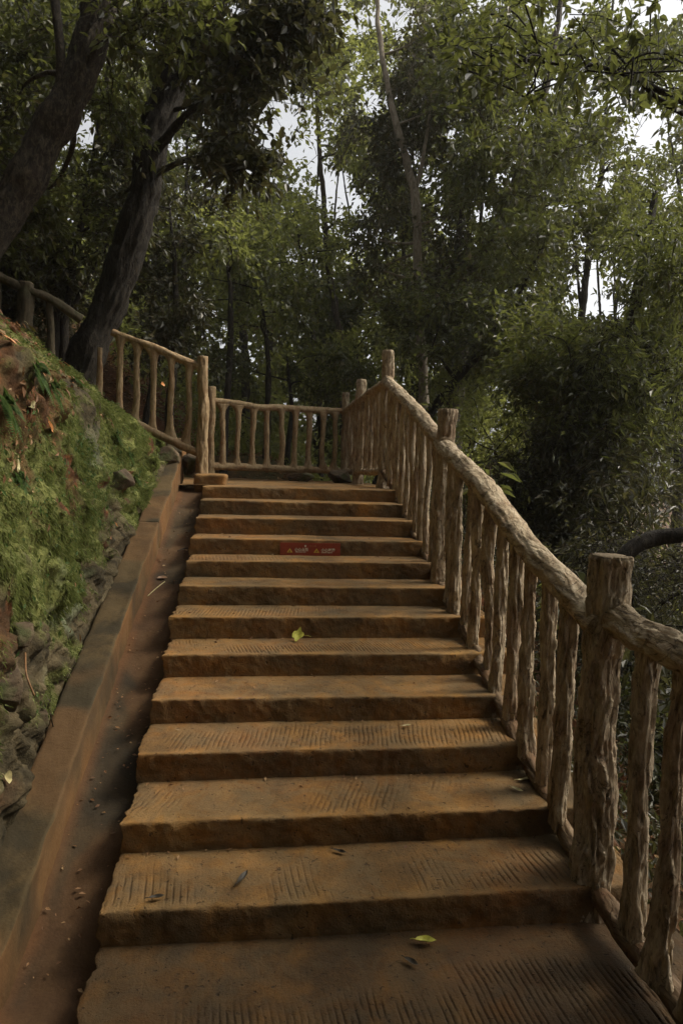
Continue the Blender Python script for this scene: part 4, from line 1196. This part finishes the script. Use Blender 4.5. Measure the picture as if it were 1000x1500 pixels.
for (px, py, sz, sd, lab) in ((8, 592, .15, 1, "bright green fern at the left edge of the mossy bank"),
                              (52, 548, .13, 2, "dull fern among litter below the upper log railing"),
                              (75, 575, .12, 3, "pale fern beside the curled pale leaf on the bank"),
                              (120, 560, .11, 4, "small fern just left of the broken baluster stub"),
                              (196, 668, .09, 5, "tiny fern hanging at the bank's edge above the kerb"),
                              (176, 640, .10, 6, "fern on the bank below the sloping railing"),
                              (205, 700, .08, 7, "lowest tiny fern beside the top of the kerb"),
                              (30, 700, .10, 8, "little fern on open moss at mid height of the bank")):
    P_, n_ = on_bank(px, py)
    fern(P_, n_, sz, sd, lab)

def blade(P_, L, wd, ang, mat, label, name="fallen_leaf", cup=.25, bend=.15, tilt=0.0, nrm=None, stalk=.25, lobes=None, group=None):
    nu, nv = 13, 7
    u = np.linspace(0, 1, nu); v = np.linspace(-1, 1, nv)
    U_, V_ = np.meshgrid(u, v, indexing='ij')
    prof = np.sin(np.pi*np.clip(U_, 0, 1)**.85)**.8
    if lobes: prof = prof*(1+lobes*np.cos(U_*13))*(.75+.7*U_)
    x = (U_-.5)*L; y = V_*prof*wd*.5
    z = cup*np.abs(V_)**1.5*prof*wd*.5 + bend*L*(2*U_-1)**2*.5 + .02*L*np.sin(U_*9+V_*2)
    G = np.stack([x.ravel(), y.ravel(), z.ravel()], 1)
    A = Acc(); A.add(G, gridf(nu, nv))
    sp = np.array([[-L*.5, 0, bend*L*.5], [-L*.5-stalk*L*.5, .01*L, bend*L*.5+.02*L], [-L*.5-stalk*L, .05*L, bend*L*.3]])
    A.add(*tube_geo(smooth_path(sp, 6), .0014, 5, 0, 1))
    V = np.vstack(A.V)
    R_ = Matrix.Rotation(ang, 3, 'Z') @ Matrix.Rotation(tilt, 3, 'X')
    if nrm is not None:
        R_ = Vector((0, 0, 1)).rotation_difference(Vector(nrm)).to_matrix() @ R_
    V = V@np.array(R_).T
    o = mk(name, V, [np.vstack(f) for f in A.F.values()], mat, None, True)
    o.location = tuple(np.asarray(P_, float))
    return tag(o, label, "leaf", group)
FLG = "single fallen leaves"
blade((.735, 1.69, .634), .075, .075, 2.7, M_FL_Y, "yellow green lobed leaf standing against the foot of a riser", cup=.2, tilt=-.75, lobes=.28, stalk=.6)
blade((1.624, .505, .247), .060, .020, -.9, M_FL_P, "pale narrow leaf on the third tread close to the railing", cup=.5)
blade((1.70, .60, .248), .085, .018, .35, M_FL_P, "long pale leaf by the foot of the railing on the third tread", cup=.4)
blade((1.09, -.075, .010), .072, .030, -.15, M_FL_Y, "curled green and pale leaf lying on the lowest landing", cup=.8, bend=.2)
blade((1.02, -.165, .008), .055, .022, -.8, M_FL_D, "dark leaf nearest the viewer on the lowest landing", cup=.6)
blade((.465, .135, .131), .085, .022, 1.15, M_FL_D, "dark curled leaf on the lowest step, left of its middle", cup=.9, bend=.25)
blade((.178, .052, .129), .055, .018, .2, M_FL_D, "small dark leaf at the left end of the lowest step", cup=.7)
blade((.835, .285, .129), .06, .016, -.5, M_FL_D, "dark scrap of leaf at the back of the lowest step", cup=.7)
blade((1.23, .945, .369), .05, .016, .3, M_FL_P, "small pale leaf at the back of the third tread", cup=.5)
blade((.42, 1.02, .488), .045, .016, .6, M_FL_B, "small brown leaf on the fourth tread, left of the middle", cup=.5)
blade((-.17, 2.60, .815), .075, .04, .5, M_FL_B, "brown leaf lying in the drain channel beside a straw", cup=.6, bend=.2, tilt=.3)
for (px, py, L, w_, ang, m, lab) in ((20, 504, .07, .035, .5, M_FL_O, "orange leaf on red litter near the upper left edge"),
                                     (45, 468, .13, .055, 1.2, M_FL_P, "large pale leaf leaning below the upper log railing"),
                                     (72, 628, .085, .035, .8, M_FL_O, "orange curled leaf in the red patch on the bank"),
                                     (45, 590, .08, .035, 1.9, M_FL_P, "curled pale brown leaf on the upper bank"),
                                     (26, 683, .07, .03, -.3, M_FL_P, "grey pale leaf on the moss at mid bank"),
                                     (103, 537, .05, .03, .2, M_FL_O, "small orange leaf beside the foot of the tree"),
                                     (4, 1135, .07, .045, .9, M_FL_P, "pale tan leaf low on the bank at the left edge"),
                                     (172, 768, .05, .02, 1.1, M_FL_O, "thin orange leaf on the mossy edge above the kerb"),
                                     (75, 1078, .06, .03, .4, M_FL_B, "brown leaf caught where the bank meets the broad kerb")):
    P_, n_ = on_bank(px, py)
    blade(P_+n_*.02, L, w_, ang, m, lab, cup=.5, nrm=n_)
blade(at(238, 563, 6.93), .075, .05, 1.2, M_FL_O, "orange dry leaf stuck between balusters of the sloping railing", cup=.5, tilt=1.2)
# straw in the channel, twigs
def stick(pts, r, mat, label, name="twig"):
    V, F = tube_geo(smooth_path(pts, 16), r, 6, 0, 1)
    return tag(mk(name, V, F, mat, None, True), label, "twig")
stick([(-.235, 2.36, .735), (-.19, 2.47, .772), (-.15, 2.56, .80)], .003, M_FL_P, "pale straw lying in the drain channel")
stick([(-.12, 3.02, .958), (-.07, 3.07, .975), (-.02, 3.06, .972)], .004, M_FL_D, "dark bent twig in the upper part of the drain channel")
stick([on_bank(36, 960)[0]+(.02, -.02, .03), on_bank(38, 990)[0]+(.03, -.02, .01), on_bank(44, 1010)[0]+(.03, -.03, 0)], .004, M_FL_B, "thin dry stem hanging over the rocks low on the bank")
stick([on_bank(72, 1060)[0]+(.02, 0, .04), on_bank(76, 1080)[0]+(.03, 0, .03), on_bank(80, 1075)[0]+(.05, 0, .02)], .003, M_FL_D, "dark rootlet at the joint of bank and kerb")

# broad leaved plant beyond the handrail
def broad_plant(P_, h, n, L, seed, label, mat):
    g = np.random.default_rng(seed)
    zg = float(terrain_z(P_[0], P_[1]))
    e = empty("leafy_plant", (P_[0], P_[1], zg), label, "plant")
    stem = smooth_path([(P_[0], P_[1], zg-.05), (P_[0]+.03, P_[1], (zg+P_[2])/2), P_], 24)
    A = Acc(); A.add(*tube_geo(stem, np.linspace(.012, .004, 24), 6, 0, 1))
    Pl, Dl = [], []
    for k in range(n):
        a = k*2.4; d = unit(np.array([math.cos(a), math.sin(a), g.uniform(.1, .6)]))
        b = np.asarray(P_)-(0, 0, g.uniform(0, h))
        tip = b+d*g.uniform(.05, .12)
        A.add(*tube_geo(np.stack([b, tip]), .002, 4, 0, 1, caps=False))
        Pl.append(tip); Dl.append(d*np.array([1, 1, -.2]))
    A.build("stem", M_TWIG, e)
    V, F = leaf_geo(np.array(Pl), np.array(Dl), np.tile([0, 0, 1.0], (n, 1))+g.normal(0, .25, (n, 3)), L*g.uniform(.7, 1.2, n), .45, True, .3)
    mk("foliage", V, F, mat, e, False)
broad_plant((2.25, 2.86, 1.66), .22, 22, .15, 5, "broad leaved green plant rising just beyond the long handrail", M_LEAF)
broad_plant((2.5, 4.4, 1.65), .5, 30, .14, 6, "taller leafy plant beyond the handrail further up the slope", M_LEAF)
broad_plant((2.35, 1.6, 1.05), .4, 26, .13, 7, "leafy plant standing between the balusters, lower down the slope", M_LEAF)

# crumbs of leaf and grit on the stonework
g = np.random.default_rng(77)
nC = 800
cx = g.uniform(.02, 1.68, nC); k_ = g.integers(0, 10, nC)
cyy = k_*.352 + np.where(g.uniform(0, 1, nC) < .7, .345-.06*g.uniform(0, 1, nC)**2, g.uniform(.03, .33, nC)); cz_ = (k_+1)*.12+.006
nD = 220
cx = np.concatenate([cx, g.uniform(-.25, -.02, nD)]); yy = g.uniform(-.1, 4, nD)
cyy = np.concatenate([cyy, yy]); cz_ = np.concatenate([cz_, np.maximum(SL*yy-.085, -.11)+.018])
nn_ = len(cx)
V, F = leaf_geo(np.stack([cx, cyy, cz_], 1), g.normal(0, 1, (nn_, 3))*np.array([1, 1, .15]), g.normal(0, .4, (nn_, 3))+np.array([0, 0, 1.]), np.concatenate([(.006+.022*g.uniform(0, 1, nn_-220)**3), g.uniform(.006, .030, 220)]), .5)
tag(mk("leaf_crumbs", V, F, M_DRY, None, False), kind="stuff")

# ------------------------------------------------------------------ the damp air of the wood
A = Acc(); A.add(*boxgeo(-60, 60, -30, 70, -16, 42))
m, nt, ns, lk = newmat("forest_air")
pv = N(nt, 'ShaderNodeVolumePrincipled'); pv.inputs['Color'].default_value = (.95, .93, .85, 1); pv.inputs['Density'].default_value = .0010
pv.inputs['Anisotropy'].default_value = .2
lk.new(pv.outputs[0], N(nt, 'ShaderNodeOutputMaterial').inputs['Volume'])
tag(A.build("haze", m, None, False), kind="stuff")

# ------------------------------------------------------------------ world, sun
w = bpy.data.worlds.new("World"); S.world = w; w.use_nodes = True
nt = w.node_tree
sky = nt.nodes.new('ShaderNodeTexSky'); sky.sky_type = 'NISHITA'; sky.sun_disc = False
SUN_EL, SUN_AZ = math.radians(49), math.radians(84)     # azimuth from +Y towards +X
sky.sun_elevation = SUN_EL; sky.sun_rotation = SUN_AZ
sky.air_density = 1.0; sky.dust_density = 5.0; sky.ozone_density = 1.0
hs = nt.nodes.new('ShaderNodeHueSaturation'); hs.inputs['Saturation'].default_value = .14
bg = nt.nodes['Background']; bg.inputs['Strength'].default_value = .125
nt.links.new(sky.outputs[0], hs.inputs['Color']); nt.links.new(hs.outputs[0], bg.inputs['Color'])
sl = bpy.data.lights.new("sun", 'SUN'); sl.energy = 1.5; sl.angle = math.radians(16); sl.color = (1, .88, .69)
so = bpy.data.objects.new("sun", sl); COL.objects.link(so)
sd_ = Vector((math.sin(SUN_AZ)*math.cos(SUN_EL), math.cos(SUN_AZ)*math.cos(SUN_EL), math.sin(SUN_EL)))
so.rotation_euler = sd_.to_track_quat('Z', 'Y').to_euler()
so.location = (0, 0, 30)
S.view_settings.view_transform = 'Standard'; S.view_settings.look = 'None'
S.view_settings.exposure = 0.85; S.view_settings.gamma = 1.0
S.cycles.max_bounces = 6; S.cycles.diffuse_bounces = 3; S.cycles.glossy_bounces = 2; S.cycles.transmission_bounces = 3; S.cycles.transparent_max_bounces = 4
S.cycles.caustics_reflective = False; S.cycles.caustics_refractive = False
